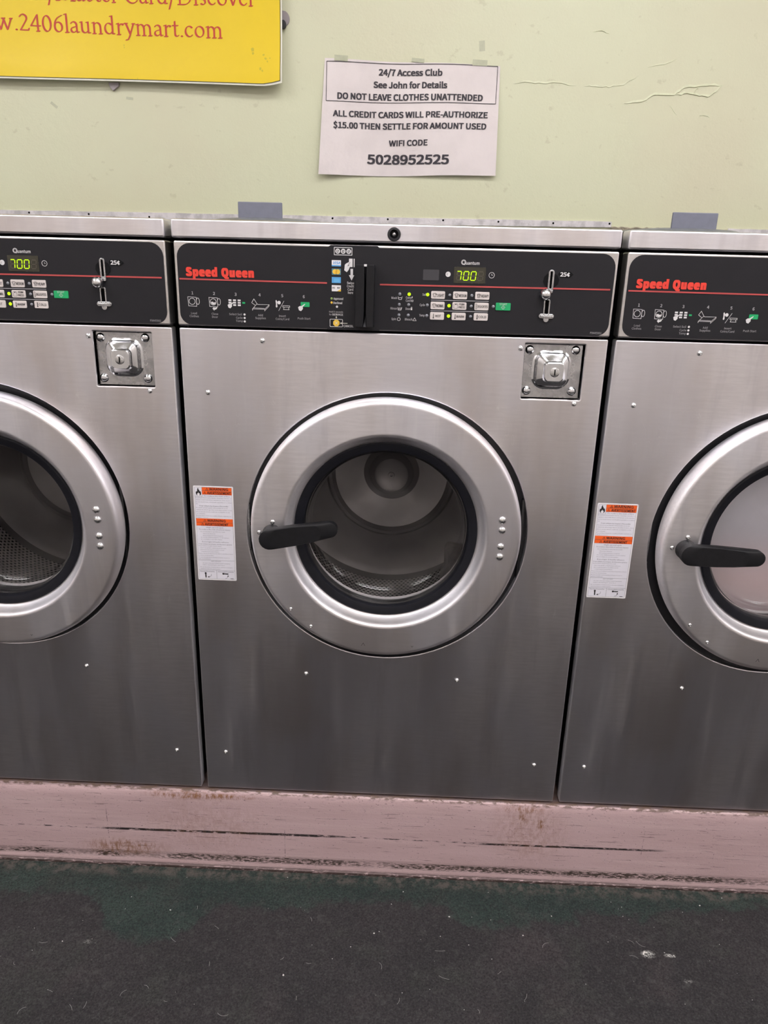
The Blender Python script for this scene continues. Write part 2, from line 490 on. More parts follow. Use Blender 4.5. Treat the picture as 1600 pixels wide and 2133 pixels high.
def rrect(x0, x1, z0, z1, r, n=5):
    """counter-clockwise outline of a rounded rectangle (r may be 4 radii: bl, br, tr, tl)"""
    if not isinstance(r, (tuple, list)):
        r = (r,) * 4
    pts = []
    for (cx, cz, rr, a0) in ((x0 + r[0], z0 + r[0], r[0], pi), (x1 - r[1], z0 + r[1], r[1], 1.5 * pi),
                             (x1 - r[2], z1 - r[2], r[2], 0), (x0 + r[3], z1 - r[3], r[3], 0.5 * pi)):
        for i in range(n + 1):
            a = a0 + 0.5 * pi * i / n
            pts.append((cx + rr * cos(a), cz + rr * sin(a)))
    return pts


def circ(cx, cz, r, n=24, rz=None):
    return [(cx + r * cos(2 * pi * i / n), cz + (rz or r) * sin(2 * pi * i / n)) for i in range(n)]


def plate(bm, outline, y0, y1, holes=(), bev=0.0):
    """flat plate facing -Y between front y0 and back y1, with holes"""
    loops = [outline] + list(holes)
    if not holes:
        vf = [bm.verts.new((x, y0, z)) for x, z in outline]
        ff = [bm.faces.new(vf)]
        if ff[0].calc_area() and True:
            ff[0].normal_update()
            if ff[0].normal.y > 0:
                ff[0].normal_flip()
    else:
        es = []
        for lp in loops:
            v = [bm.verts.new((x, y0, z)) for x, z in lp]
            es += [bm.edges.new((v[i], v[(i + 1) % len(v)])) for i in range(len(v))]
        r = bmesh.ops.triangle_fill(bm, use_beauty=True, use_dissolve=False, edges=es, normal=(0, -1, 0))
        ff = [g for g in r['geom'] if isinstance(g, bmesh.types.BMFace)]
        for f in ff:
            f.normal_update()
            if f.normal.y > 0:
                f.normal_flip()
    if y1 is None:
        return ff
    bnd = [e for f in ff for e in f.edges if len(e.link_faces) == 1]
    r = bmesh.ops.extrude_edge_only(bm, edges=bnd)
    nv = [g for g in r['geom'] if isinstance(g, bmesh.types.BMVert)]
    bmesh.ops.translate(bm, verts=nv, vec=(0, y1 - y0, 0))
    if bev:
        bmesh.ops.bevel(bm, geom=[e for e in bnd if e.is_valid], offset=bev, segments=2, affect='EDGES', profile=0.5)
    bmesh.ops.recalc_face_normals(bm, faces=bm.faces)
    # a open-backed shell: make sure the front looks at -Y
    f0 = min((f for f in bm.faces), key=lambda f: f.calc_center_median().y)
    f0.normal_update()
    if f0.normal.y > 0:
        bmesh.ops.reverse_faces(bm, faces=bm.faces)
    return ff


def lathe(bm, prof, c, n=64, uvarc=None, skip_uv=True):
    """revolve (r, y) profile about the Y-parallel axis through c=(x, z)"""
    rings = []
    for r, y in prof:
        if r < 1e-6:
            rings.append([bm.verts.new((c[0], y, c[1]))])
        else:
            rings.append([bm.verts.new((c[0] + r * cos(2 * pi * i / n), y, c[1] + r * sin(2 * pi * i / n))) for i in range(n)])
    uv = None
    if uvarc:
        uv = bm.loops.layers.uv.get('UVMap') or bm.loops.layers.uv.new('UVMap')
    for k in range(len(rings) - 1):
        a, b = rings[k], rings[k + 1]
        for i in range(n):
            j = (i + 1) % n
            if len(a) == 1 and len(b) == 1:
                continue
            if len(a) == 1:
                f = bm.faces.new((a[0], b[j], b[i]))
            elif len(b) == 1:
                f = bm.faces.new((a[i], a[j], b[0]))
            else:
                f = bm.faces.new((a[i], a[j], b[j], b[i]))
                if uv:
                    for l in f.loops:
                        ii = i if l.vert in (a[i], b[i]) else i + 1
                        l[uv].uv = (2 * pi * ii / n * uvarc, l.vert.co.y)
    return bm


def dome(bm, cx, cz, y, r, h, n=14, rings=4, dimple=0.0):
    """button head standing proud of plane y towards -Y"""
    prof = [(r, y)] + [(r * cos(pi / 2 * k / rings), y - h * sin(pi / 2 * k / rings)) for k in range(1, rings)]
    if dimple:
        prof += [(dimple, y - h), (dimple, y - h * 0.4), (0, y - h * 0.4)]
    else:
        prof += [(0, y - h)]
    lathe(bm, prof, (cx, cz), n)
    return bm


LIFT = [0]


def strip(bm, pts, w, y, closed=False):
    """printed line of width w through 2D points"""
    n = len(pts)
    P = [Vector(p) for p in pts]
    left, right = [], []
    for i in range(n):
        a = P[i - 1] if (i > 0 or closed) else P[i]
        b = P[(i + 1) % n] if (i < n - 1 or closed) else P[i]
        d1 = (P[i] - a); d2 = (b - P[i])
        if d1.length < 1e-9: d1 = d2
        if d2.length < 1e-9: d2 = d1
        d1 = d1.normalized(); d2 = d2.normalized()
        t = (d1 + d2)
        t = t.normalized() if t.length > 1e-6 else d1
        nn = Vector((-t.y, t.x))
        k = max(0.5, nn.dot(Vector((-d1.y, d1.x))))
        left.append(P[i] + nn * w / 2 / k)
        right.append(P[i] - nn * w / 2 / k)
    LIFT[0] = (LIFT[0] + 1) % 10
    y -= LIFT[0] * 8e-6
    L = [bm.verts.new((p.x, y, p.y)) for p in left]
    R = [bm.verts.new((p.x, y, p.y)) for p in right]
    for i in range(n if closed else n - 1):
        j = (i + 1) % n
        f = bm.faces.new((R[i], R[j], L[j], L[i]))
        f.normal_update()
        if f.normal.y > 0:
            f.normal_flip()


def poly(bm, pts, y, mi=0):
    f = bm.faces.new([bm.verts.new((a, y, b)) for a, b in pts])
    f.normal_update()
    if f.normal.y > 0:
        f.normal_flip()
    f.material_index = mi
    return f


# the sans face that ships inside Blender (falls back to the built-in one)
FONT = None
try:
    import os
    FONT = bpy.data.fonts.load(os.path.join(bpy.utils.resource_path('LOCAL'), 'datafiles', 'fonts', 'Noto Sans CJK Regular.woff2'))
except Exception:
    FONT = None
CAP = [0]


def text_bm(bm, s, x0, x1, zc, h, y, bold=0.0, slant=0.0, res=2, align='FIT', mi=0, warp=None, spacing=1.0):
    """letters of cap height h, centred on level zc, fitted between x0 and x1"""
    cu = bpy.data.curves.new('t', 'FONT')
    cu.body = s
    if FONT:
        cu.font = FONT
    cu.size = 1.0
    cu.resolution_u = res
    cu.shear = slant
    cu.space_character = spacing
    cu.fill_mode = 'FRONT'
    o = bpy.data.objects.new('t', cu)
    COL.objects.link(o)
    me = bpy.data.meshes.new_from_object(o)
    bpy.data.objects.remove(o)
    bpy.data.curves.remove(cu)
    if not me.vertices:
        return
    xs = [v.co.x for v in me.vertices]
    a, b = min(xs), max(xs)
    if not CAP[0]:        # cap height of the face, measured once on a capital E
        c2 = bpy.data.curves.new('e', 'FONT')
        c2.body = 'E'
        if FONT:
            c2.font = FONT
        o2 = bpy.data.objects.new('e', c2)
        COL.objects.link(o2)
        m2 = bpy.data.meshes.new_from_object(o2)
        CAP[0] = max(v.co.y for v in m2.vertices)
        bpy.data.objects.remove(o2); bpy.data.curves.remove(c2); bpy.data.meshes.remove(m2)
    cap = CAP[0]
    k = h / cap
    kx = k
    if align == 'FIT':
        kx = (x1 - x0) / (b - a)
        ox = x0 - a * kx
    elif align == 'L':
        ox = x0 - a * kx
    elif align == 'C':
        ox = x0 - (a + b) / 2 * kx
    else:
        ox = x0 - b * kx
    tmp = bmesh.new()
    tmp.from_mesh(me)
    bpy.data.meshes.remove(me)
    mp = {}
    # heavier weights: the same outline struck several times, a hair apart
    if bold > 0.03:
        offs = [(a * bold, b * bold * .6) for a in ((-1, -.5, 0, .5, 1) if bold > .06 else (-1, 0, 1)) for b in (-1, 0, 1)]
    elif bold > 0.008:
        offs = [(bold, bold * .6), (-bold, bold * .6), (bold, -bold * .6), (-bold, -bold * .6)]
    else:
        offs = [(0, 0)]
    bold_h = [(a * h * 1.3, b * h * 1.3) for a, b in offs]
    for (dx, dz) in bold_h:
        LIFT[0] = (LIFT[0] + 1) % 10
        for v in tmp.verts:
            px, pz = ox + v.co.x * kx + dx, zc + (v.co.y - cap / 2) * k + dz
            py = y - LIFT[0] * 8e-6
            if warp:
                px, py, pz = warp(px, pz, py)
            mp[v.index] = bm.verts.new((px, py, pz))
        for f in tmp.faces:
            try:
                nf = bm.faces.new([mp[v.index] for v in f.verts])
                nf.material_index = mi
            except ValueError:
                pass
    tmp.free()


# ================================================================== THE ROOM
def struct(name, bm, m, label, cat=None, smooth=False, origin=(0, 0, 0)):
    o = obj(name, bm, m, None, smooth, origin)
    return tag(o, label, cat, kind='structure')


X0, X1, Y0 = ROOM
bm = bmesh.new(); box(bm, X0 - .1, X1 + .1, Y0 - .1, WALL_Y + .1, FLOOR_Z - .08, FLOOR_Z)
struct('floor', bm, M['carpet'], 'worn dark carpet with a green fringe along the pink kerb', 'floor')
bm = bmesh.new(); box(bm, X0 - .1, X1 + .1, Y0 - .1, WALL_Y + .1, CEIL_Z, CEIL_Z + .08)
struct('ceiling', bm, M['ceiling'], 'plain white ceiling above the washers', 'ceiling')
bm = bmesh.new(); box(bm, X0 - .1, X1 + .1, WALL_Y, WALL_Y + .1, FLOOR_Z, CEIL_Z)
back_wall = struct('wall_back', bm, M['wall'], 'pale green painted plaster wall behind the washers', 'wall')
bm = bmesh.new(); box(bm, X0 - .1, X1 + .1, Y0 - .1, Y0, FLOOR_Z, CEIL_Z)
struct('wall_front', bm, M['plain_wall'], 'plain cream wall across the aisle from the washers', 'wall')
bm = bmesh.new(); box(bm, X0 - .1, X0, Y0, WALL_Y, FLOOR_Z, CEIL_Z)
struct('wall_left', bm, M['plain_wall'], 'plain cream wall at the left end', 'wall')
bm = bmesh.new(); box(bm, X1, X1 + .1, Y0, WALL_Y, FLOOR_Z, CEIL_Z)
struct('wall_right', bm, M['plain_wall'], 'plain cream wall at the right end', 'wall')

# raised flakes and the long crack in the wall paint
rnd = random.Random(4)


def ridge(pts, w, h):
    bm = bmesh.new()
    fine = []
    for i in range(len(pts) - 1):
        for k in range(4):
            t_ = k / 4
            fine.append((pts[i][0] * (1 - t_) + pts[i + 1][0] * t_ + rnd.uniform(-.0012, .0012),
                         pts[i][1] * (1 - t_) + pts[i + 1][1] * t_ + rnd.uniform(-.0012, .0012)))
    fine.append(pts[-1])
    rows = []
    for i, (a, b) in enumerate(fine):
        e = min(i, len(fine) - 1 - i) / 3
        ww = w * min(1, .3 + e) * rnd.uniform(.6, 1.2)
        hh = h * min(1, .2 + e)
        rows.append([bm.verts.new((a, WALL_Y + .0002, b + ww)), bm.verts.new((a, WALL_Y - hh * .6, b + ww * .2)),
                     bm.verts.new((a, WALL_Y - hh, b - ww * .2)), bm.verts.new((a, WALL_Y + .0002, b - ww * .35))])
    for i in range(len(rows) - 1):
        for k in range(3):
            bm.faces.new((rows[i][k], rows[i][k + 1], rows[i + 1][k + 1], rows[i + 1][k]))
    bmesh.ops.recalc_face_normals(bm, faces=bm.faces)
    return obj('paint_ridge', bm, M['ridge'], back_wall, True)


ridge([(0.5522, 1.3214), (0.5811, 1.3245), (0.6106, 1.3216), (0.6395, 1.3247), (0.679, 1.3186)], .0035, .0012)
ridge([(0.695, 1.3185), (0.7178, 1.3184), (0.7469, 1.3181), (0.7753, 1.3237), (0.8023, 1.3387)], .003, .001)
ridge([(0.7797, 1.2893), (0.818, 1.2943), (0.8406, 1.306), (0.8794, 1.3058), (0.8966, 1.3199), (0.9393, 1.3241), (0.9728, 1.3247)], .004, .0018)
ridge([(0.8793, 1.3058), (0.905, 1.309), (0.93, 1.305), (0.952, 1.3055), (0.9728, 1.3247)], .004, .0018)
ridge([(0.915, 1.307), (0.922, 1.316), (0.93, 1.323)], .003, .0016)
ridge([(0.8193, 1.3543), (0.85, 1.3600), (0.8791, 1.3714)], .0025, .0009)
ridge([(0.8726, 1.2866), (0.8898, 1.2695)], .003, .001)
ridge([(0.935, 1.2680), (0.945, 1.2700), (0.9585, 1.2664)], .002, .001)
ridge([(0.70, 1.414), (0.722, 1.416), (0.735, 1.411)], .002, .0012)

# pink kerb under the washers: one moulded profile with a groove and a foot
prof = [(0.55, -0.001), (0.002, -0.001), (-0.0040, -0.0015), (-0.0062, -0.0030), (-0.0080, -0.008), (-0.0088, -0.018), (-0.0092, -0.030),
        (-0.0095, -0.09), (-0.0098, -0.146), (-0.0088, -0.154), (-0.0090, -0.160), (-0.0096, -0.166), (-0.0100, -0.172),
        (-0.0102, -0.176), (-0.0088, -0.178), (-0.0108, -0.1805), (-0.0110, -0.186), (0.55, -0.186)]
bm = bmesh.new()
N = 60
rows = []
for i in range(N + 1):
    x = X0 + (X1 - X0) * i / N
    tilt = -0.007 * max(0, min(1, (0.1 - x) / .5))
    rows.append([bm.verts.new((x, y, z + (tilt if -.17 < z < -.002 else 0) * (0.8 if z > -.1 else .7))) for y, z in prof])
for i in range(N):
    for k in range(len(prof) - 1):
        bm.faces.new((rows[i][k], rows[i + 1][k], rows[i + 1][k + 1], rows[i][k + 1]))
bm.faces.new(rows[0]); bm.faces.new(rows[-1])
bmesh.ops.recalc_face_normals(bm, faces=bm.faces)
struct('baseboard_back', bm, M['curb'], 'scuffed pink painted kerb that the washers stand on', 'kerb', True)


# ceiling lights (they light the room; all outside the frame)
def ceiling_light(x, y, lx, ly):
    where = ('far left', 'middle', 'far right')[(x > 0) + (x > 2)]
    row = 'nearer the washers' if y > -1.5 else 'across the aisle'
    r = tag(empty('ceiling_light', (x, y, CEIL_Z)), 'white ceiling light, %s, in the row %s' % (where, row), 'light', 'ceiling lights over the aisle')
    bm = bmesh.new()
    box(bm, -lx / 2 - .03, lx / 2 + .03, -ly / 2 - .03, ly / 2 + .03, -.05, 0, .004)
    obj('housing', bm, M['fixture'], r)
    bm = bmesh.new()
    box(bm, -lx / 2, lx / 2, -ly / 2, ly / 2, -.062, -.0505, .003)
    obj('diffuser', bm, M['diffuser'], r)
    return r


for (x, y) in ((-1.5, -0.70), (0.75, -0.70), (3.0, -0.70), (-1.5, -1.60), (0.75, -1.60), (3.0, -1.60)):
    ceiling_light(x, y, 1.25, .30)

# ================================================================== WASHING MACHINE (master, local frame)
W = 0.66
root = tag(empty('washing_machine', (0, 0, 0)),
           'stainless steel front-loading washer in the middle, its whole round door in view', 'washing machine',
           'stainless washers in a row')
# ---- cabinet
bm = bmesh.new()
box(bm, .0035, .6565, .020, .50, 0.0, .9895, .006, 3)
# open up the front behind the door: drop the front face and refit it as a frame round the drum
for f in [f for f in bm.faces if f.calc_center_median().y < .0205 and f.calc_area() > .3]:
    bm.faces.remove(f)
obj('cabinet', bm, M['black_side'], root, True)

# ---- front panel
PC = (0.3294, 0.534)
bm = bmesh.new()
plate(bm, rrect(0, W, 0.0025, .8605, .002, 2), 0.0, .019,
      holes=[circ(PC[0], PC[1], .235, 96), rrect(.5345, .6270, .7668, .8515, .0015, 2)], bev=.0019)
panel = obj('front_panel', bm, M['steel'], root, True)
screws = [(0.6182, .7610), (.1292, .8440), (.0397, .7613), (.4630, .2575), (.1918, .2593), (.0382, .0843), (.6169, .0838), (.5279, .8439)]
bm = bmesh.new()
dome(bm, 0, 0, 0, .0042, .0030, 14, 4, .0014)
bm2 = bmesh.new()
scr0 = None
for i, (sx, sz) in enumerate(screws):
    if scr0 is None:
        scr0 = obj('screw', bm, M['screw'], panel, True)
        s = scr0
    else:
        s = scr0.copy(); COL.objects.link(s); s.parent = panel
    s.location = (sx, -.0001, sz)
bm2.free()

# ---- tub front seen in the gap round the door
bm = bmesh.new()
lathe(bm, [(.262, .0195), (.262, .014), (.236, .012), (.215, .014), (.150, .020), (.142, .035), (.142, .045)], PC, 72)
obj('tub_front', bm, M['black_seal'], root, True)
bm = bmesh.new()
box(bm, .0915, .0985, .0045, .0115, .490, .590, .0015)
dome(bm, .095, .585, .0045, .004, .003, 10); dome(bm, .095, .496, .0045, .004, .003, 10)
obj('latch_strike', bm, M['zinc'], root, True)
bm = bmesh.new()
box(bm, .552, .5575, .0030, .0115, .420, .600, .0015)
obj('hinge', bm, M['black_side'], root, True)

# ---- drum
DR, DB = .243, .364
drum = empty('drum', (PC[0], 0, PC[1] + .004))
drum.parent = root
bm = bmesh.new()
lathe(bm, [(.142, .044), (.150, .040), (.20, .040), (.232, .048), (DR, .062), (DR, .10), (DR, .20), (DR, .30), (DR - .003, DB - .022)], (0, 0), 96, uvarc=DR)
obj('drum_barrel', bm, M['drum'], drum, True)
bm = bmesh.new()
lathe(bm, [(DR - .003, DB - .022), (DR - .010, DB - .008), (DR - .028, DB), (.160, DB + .001), (.140, DB - .001), (.134, DB - .010), (.127, DB - .012), (.120, DB - .004),
           (.060, DB + .010), (.048, DB + .004), (.042, DB - .010), (.036, DB - .014), (.033, DB - .012), (.007, DB - .011), (.006, DB - .015), (.003, DB - .015), (.002, DB - .011), (0, DB - .011)],
      (0, 0), 72)
obj('drum_back', bm, M['drum_back'], drum, True)
for k in range(3):
    bm = bmesh.new()
    prof = [(-.052, 0), (-.034, .010), (-.018, .034), (-.009, .046), (0, .050), (.009, .046), (.018, .034), (.034, .010), (.052, 0)]
    rows = []
    for (yy, sc_) in ((.070, .55), (.085, .9), (.20, 1.0), (.32, 1.0), (DB - .008, .9)):
        rows.append([bm.verts.new((a * (1 if abs(a) > .04 else sc_), yy, -(DR - .001) + b * sc_ + (a * a / (2 * DR)))) for a, b in prof])
    for i in range(len(rows) - 1):
        for j in range(len(prof) - 1):
            bm.faces.new((rows[i][j], rows[i][j + 1], rows[i + 1][j + 1], rows[i + 1][j]))
    bm.faces.new(rows[0])
    bmesh.ops.recalc_face_normals(bm, faces=bm.faces)
    bmesh.ops.rotate(bm, verts=bm.verts, cent=(0, 0, 0), matrix=Matrix.Rotation(radians(20 + 120 * k), 3, 'Y'))
    obj('lifter', bm, M['lifter'], drum, True)

# ---- door
DC = (0.3280, 0.540)
door = empty('door', (DC[0], 0, DC[1]))
door.parent = root
bm = bmesh.new()
lathe(bm, [(.150, .004), (.2190, .004), (.2225, .001), (.2238, -.004), (.2236, -.012), (.2228, -.020), (.2214, -.0255), (.2192, -.0287), (.2170, -.0299), (.2150, -.0302),
           (.2130, -.0302), (.1900, -.0302), (.1710, -.0302), (.1695, -.0302), (.1675, -.0299), (.1655, -.0289), (.1638, -.0268), (.1620, -.0230), (.1595, -.0178), (.1565, -.0128), (.1540, -.0095), (.1510, -.0085)],
      (0, 0), 144)
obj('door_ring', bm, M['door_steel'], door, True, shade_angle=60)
bm = bmesh.new()
lathe(bm, [(.1525, -.0080), (.1520, -.0110), (.1500, -.0125), (.1440, -.0118), (.1385, -.0100), (.1368, -.0070), (.1362, .002), (.1362, .012)], (0, 0), 96)
obj('gasket', bm, M['gasket'], door, True)
bm = bmesh.new()
lathe(bm, [(.1366, -.004), (.1362, .004), (.1345, .018), (.1320, .030), (.1285, .0375), (.1220, .0425), (.110, .0455), (.06, .0480), (0, .0485)], (0, 0), 96)
obj('glass_bowl', bm, M['glass'], door, True)
bm = bmesh.new()
lathe(bm, [(.1361, -.002), (.1330, .0), (.1327, .004), (.1330, .007), (.1345, .010)], (0, 0), 96)
obj('glass_rim', bm, M['glass'], door, True)
bm = bmesh.new()
lathe(bm, [(.1312, .030), (.1290, .0310), (.1280, .033), (.1285, .0352)], (0, 0), 96)
obj('glass_rim', bm, M['glass'], door, True)
for i, (rx, rz) in enumerate(((.1890, .0340), (.1897, .0167), (.1895, -.0120), (.1893, -.0298))):
    bm = bmesh.new(); dome(bm, 0, 0, 0, .0062, .0042, 16, 5)
    o = obj('rivet', bm, M['screw'], door, True); o.location = (rx, -.0302, rz)
for (rx, rz, rr) in ((-.1845, .0175, .0042), (-.2072, -.0015, .0042), (-.1570, -.1380, .0032), (-.1230, -.1695, .0032)):
    bm = bmesh.new(); dome(bm, 0, 0, 0, rr, .0028, 14, 4, .0015)
    o = obj('screw', bm, M['screw'], door, True); o.location = (rx, -.0296 if rx > -.2 else -.0288, rz)
# handle: round boss and flat lever, origin at the boss
bm = bmesh.new()
lathe(bm, [(.0165, .0005), (.0160, -.012), (.0150, -.020)], (0, 0), 28)


def lever(bm):
    n = 10
    L, ra, rb = .1000, .0168, .0128
    out = []
    for i in range(n + 1):
        a = pi / 2 + pi * i / n
        out.append((ra * cos(a), ra * sin(a)))
    out += [(.04, -.0166), (.07, -.0150)]
    for i in range(n + 1):
        a = -pi / 2 + pi * i / n
        out.append((L + rb * cos(a), rb * sin(a) + .001))
    out += [(.07, .0152), (.04, .0165)]
    front, back = -.0330, -.0180
    ctr = (.04, 0)

    def ring(y, k):
        return [bm.verts.new((ctr[0] + (p[0] - ctr[0]) * (1 - k * .02 / .06), y - .004 * max(0, (p[0] / L)) ** 1.5, p[1] * (1 - k * .06))) for p in out]
    R = [ring(back, .8), ring(back - .002, 0), ring(front + .0025, 0), ring(front + .0006, .5), ring(front, 1.1)]
    for a, b in zip(R, R[1:]):
        for i in range(len(out)):
            j = (i + 1) % len(out)
            bm.faces.new((a[i], a[j], b[j], b[i]))
    bm.faces.new(R[0]); bm.faces.new(R[-1])


lever(bm)
bmesh.ops.recalc_face_normals(bm, faces=bm.faces)
handle = obj('handle', bm, M['handle'], door, True)
handle.location = (-.1855, -.0290, -.0030)
handle.rotation_euler = (0, radians(-12), 0)
# marker scrawls on the ring
bm = bmesh.new()
strip(bm, [(-.036, -.2030), (-.0325, -.1975), (-.0300, -.2030)], .0006, -.0305)
obj('scrawl', bm, M['black_print'], door)
bm = bmesh.new()
strip(bm, [(.0500, -.1995), (.0520, -.2030)], .0005, -.0305)
strip(bm, [(.0535, -.1995), (.0520, -.2012)], .0005, -.0305)
obj('scrawl', bm, M['black_print'], door)

# ---- coin vault lock plate in its recess
lock = empty('coin_vault_lock', (0, 0, 0)); lock.parent = root
bm = bmesh.new()
o_ = rrect(.5345, .6270, .7668, .8515, .0015, 2)
vs0 = [bm.verts.new((x, .0025, z)) for x, z in o_]
vs1 = [bm.verts.new((x, .0165, z)) for x, z in o_]
for i in range(len(o_)):
    j = (i + 1) % len(o_)
    bm.faces.new((vs0[i], vs1[i], vs1[j], vs0[j]))
vs2 = bm.faces.new(vs1)
bmesh.ops.recalc_face_normals(bm, faces=bm.faces)
obj('recess', bm, M['zinc'], lock)
bm = bmesh.new()
plate(bm, rrect(.5352, .6252, .7675, .8505, .002, 2), .0085, .0160, bev=.0008)
obj('lock_plate', bm, M['zinc'], lock, True)
for (a, b) in ((.5435, .8415), (.6140, .8425), (.5435, .7785), (.6140, .7792)):
    bm = bmesh.new(); dome(bm, 0, 0, 0, .0070, .0048, 18, 5)
    o = obj('rivet', bm, M['chrome'], lock, True); o.location = (a, .0085, b)
bm = bmesh.new()
prev = None
cx, cz = .5790, .8115
for (hw, y, r, ox, oz) in ((.0300, .0084, .020, 0, 0), (.0265, .0070, .014, 0, 0), (.0245, .0020, .011, 0, 0), (.0235, -.0010, .010, 0, 0), (.0205, -.0030, .009, 0, 0),
                           (.0160, -.0060, .007, .001, -.001), (.0150, -.0120, .0062, .001, -.001), (.0146, -.0140, .0060, .001, -.001), (.0134, -.0150, .0055, .001, -.001), (.0128, -.0150, .0052, .001, -.001)):
    ring = [bm.verts.new((x, y, z)) for x, z in rrect(cx + ox - hw, cx + ox + hw, cz + oz - hw, cz + oz + hw, r, 6)]
    if prev:
        for i in range(len(ring)):
            j = (i + 1) % len(ring)
            bm.faces.new((prev[i], prev[j], ring[j], ring[i]))
    prev = ring
bm.faces.new(prev)
bmesh.ops.recalc_face_normals(bm, faces=bm.faces)
obj('lock_boss', bm, M['chrome'], lock, True)
bm = bmesh.new()
lathe(bm, [(.0072, -.0150), (.0072, -.0164), (.0060, -.0170), (0, -.0168)], (.5802, .8105), 24)
bm.faces.ensure_lookup_table()
box(bm, .5794, .5810, -.01745, -.0165, .8060, .8150)
o = obj('key_cylinder', bm, M['screw'], lock, True, mats=[M['screw'], M['slot']])
for p in list(o.data.polygons)[-6:]:
    p.material_index = 1
bm = bmesh.new()
for x_ in (.5470, .6120):
    for k in range(3):
        pts = [(x_ + .0028 * cos(a), .8200 - k * .0085 + .0030 * sin(a)) for a in [radians(d) for d in range(200 - 60 * k, 520 - 60 * k, 30)]]
        strip(bm, pts, .0008, .0082)
obj('stamped_mark', bm, M['chrome'], lock)

# ---- steel lid
bm = bmesh.new()
box(bm, -.0010, .6602, -.0080, .0300, .9905, 1.0168, .0028, 3)
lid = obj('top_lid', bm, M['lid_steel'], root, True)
bm = bmesh.new()
lathe(bm, [(.0098, -.0078), (.0098, -.0100), (.0090, -.0115), (.0066, -.0118), (.0060, -.0105), (.0056, -.0080), (0, -.0080)], (.3287, 1.0024), 28)
obj('lid_lock', bm, M['black_seal'], lid, True)
bm = bmesh.new()
dome(bm, .3287, 1.0024, -.0081, .0032, .0020, 14)
obj('lock_barrel', bm, M['zinc'], lid, True)

bm = bmesh.new()
box(bm, .0015, .6580, .0290, .500, .9892, 1.0165, .0020)
obj('top_cover', bm, M['black_side'], root, True)

# ---- soap dispenser on the lid
bm = bmesh.new()
n = 48
prev = None
for (r, z) in ((.104, 1.0166), (.104, 1.0185), (.100, 1.0215), (.090, 1.0245), (.06, 1.0275), (.02, 1.0282)):
    ring = [bm.verts.new((.1205 + r * cos(2 * pi * i / n), .150 + r * sin(2 * pi * i / n), z)) for i in range(n)]
    if prev:
        for i in range(n):
            j = (i + 1) % n
            bm.faces.new((prev[i], prev[j], ring[j], ring[i]))
    prev = ring
bm.faces.new(prev)
bmesh.ops.recalc_face_normals(bm, faces=bm.faces)
disp = obj('soap_dispenser', bm, M['grey_dome'], root, True)
bm = bmesh.new()
box(bm, .0825, .1517, .0700, .0745, 1.0165, 1.0480, .0012)
box(bm, .0835, .1507, .0745, .0850, 1.0165, 1.0225, .0012)
obj('dispenser_flap', bm, M['grey_plastic'], disp)

# ---- control panel
YC = -.006        # face of the film
ctrl = empty('control_panel', (0, 0, 0)); ctrl.parent = root
bm = bmesh.new()
plate(bm, rrect(.0005, .6598, .8640, .9868, .003, 3), -.0050, .021, bev=.0024)
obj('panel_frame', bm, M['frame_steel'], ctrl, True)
bm = bmesh.new()
out = rrect(.0050, .6560, .8660, .9833, (.017, .017, .020, .020), 7)
plate(bm, out, YC, -.0049)
plate(bm, [(.2305, .8645), (.3100, .8645), (.3100, .9815), (.3048, .9858), (.2355, .9858), (.2305, .9820)], YC - .0003, YC + .0001)
obj('panel_film', bm, M['overlay'], ctrl)
yp = YC - .0007
# red rule
for pts in ([(.0072, .9325), (.2300, .9320)], [(.3095, .9318), (.6518, .9332)]):
    bm = bmesh.new()
    strip(bm, pts, .0022, yp)
    obj('red_rule', bm, M['red_line'], ctrl)
bm = bmesh.new()
text_bm(bm, 'Speed Queen', .0188, .1190, .9430, .0112, yp - .0001, bold=.095, res=4, spacing=1.10)
obj('brand_lettering', bm, M['red_print'], ctrl)

# white lettering and pictograms
bm = bmesh.new()
for s, x, z in (('1', .0256, .9125), ('2', .0586, .9125), ('3', .0914, .9121), ('4', .1279, .9122), ('5', .1622, .9119), ('6', .1949, .9114)):
    text_bm(bm, s, x, 0, z, .0042, yp, bold=.03, align='C')
for s, x, z in (('Load', .0265, .8829), ('Clothes', .0265, .8785), ('Close', .0585, .8827), ('Door', .0585, .8783), ('Add', .1284, .8826),
                ('Supplies', .1285, .8784), ('Insert', .1621, .8824), ('Coins/Card', .1620, .8779), ('Push Start', .1951, .8795)):
    text_bm(bm, s, x, 0, z, .0030, yp, align='C', bold=.006)
for s, x, z in (('Select Soil', .1000, .8830), ('Cycle', .1008, .8780), ('Temp', .1012, .8732)):
    text_bm(bm, s, x, 0, z, .0030, yp, align='R', bold=.006)
text_bm(bm, 'F8445901', .6295, .6464, .8702, .0030, yp)
for s, x0, x1, z in (('Wash', .3270, .3358, .9133), ('Rinse', .3264, .3358, .8980), ('Spin', .3282, .3350, .8826), ('Coins', .3490, .3572, .9142), ('Card', .3490, .3560, .9098),
                     ('Door', .3492, .3565, .8980), ('Bleach', .3486, .3598, .8826), ('Soil', .3738, .3790, .9192), ('Cycle', .3702, .3780, .9042), ('Temp', .3702, .3782, .8890)):
    text_bm(bm, s, x0, x1, z, .0032, yp, bold=.02)
obj('lettering', bm, M['grey_print'], ctrl)
bm = bmesh.new()
text_bm(bm, 'Q', .4300, .4352, .9664, .0050, yp, bold=.005)
strip(bm, circ(.4326, .9664, .0033, 16), .0007, yp, True)
text_bm(bm, 'uantum', .4360, .4560, .9655, .0044, yp, bold=.02)
text_bm(bm, '25¢', .5763, .5898, .9530, .0056, yp - .0003, bold=.045)
for z in (.8830, .8779, .8728):
    plate(bm, circ(.1040, z, .0016, 12), yp, None)
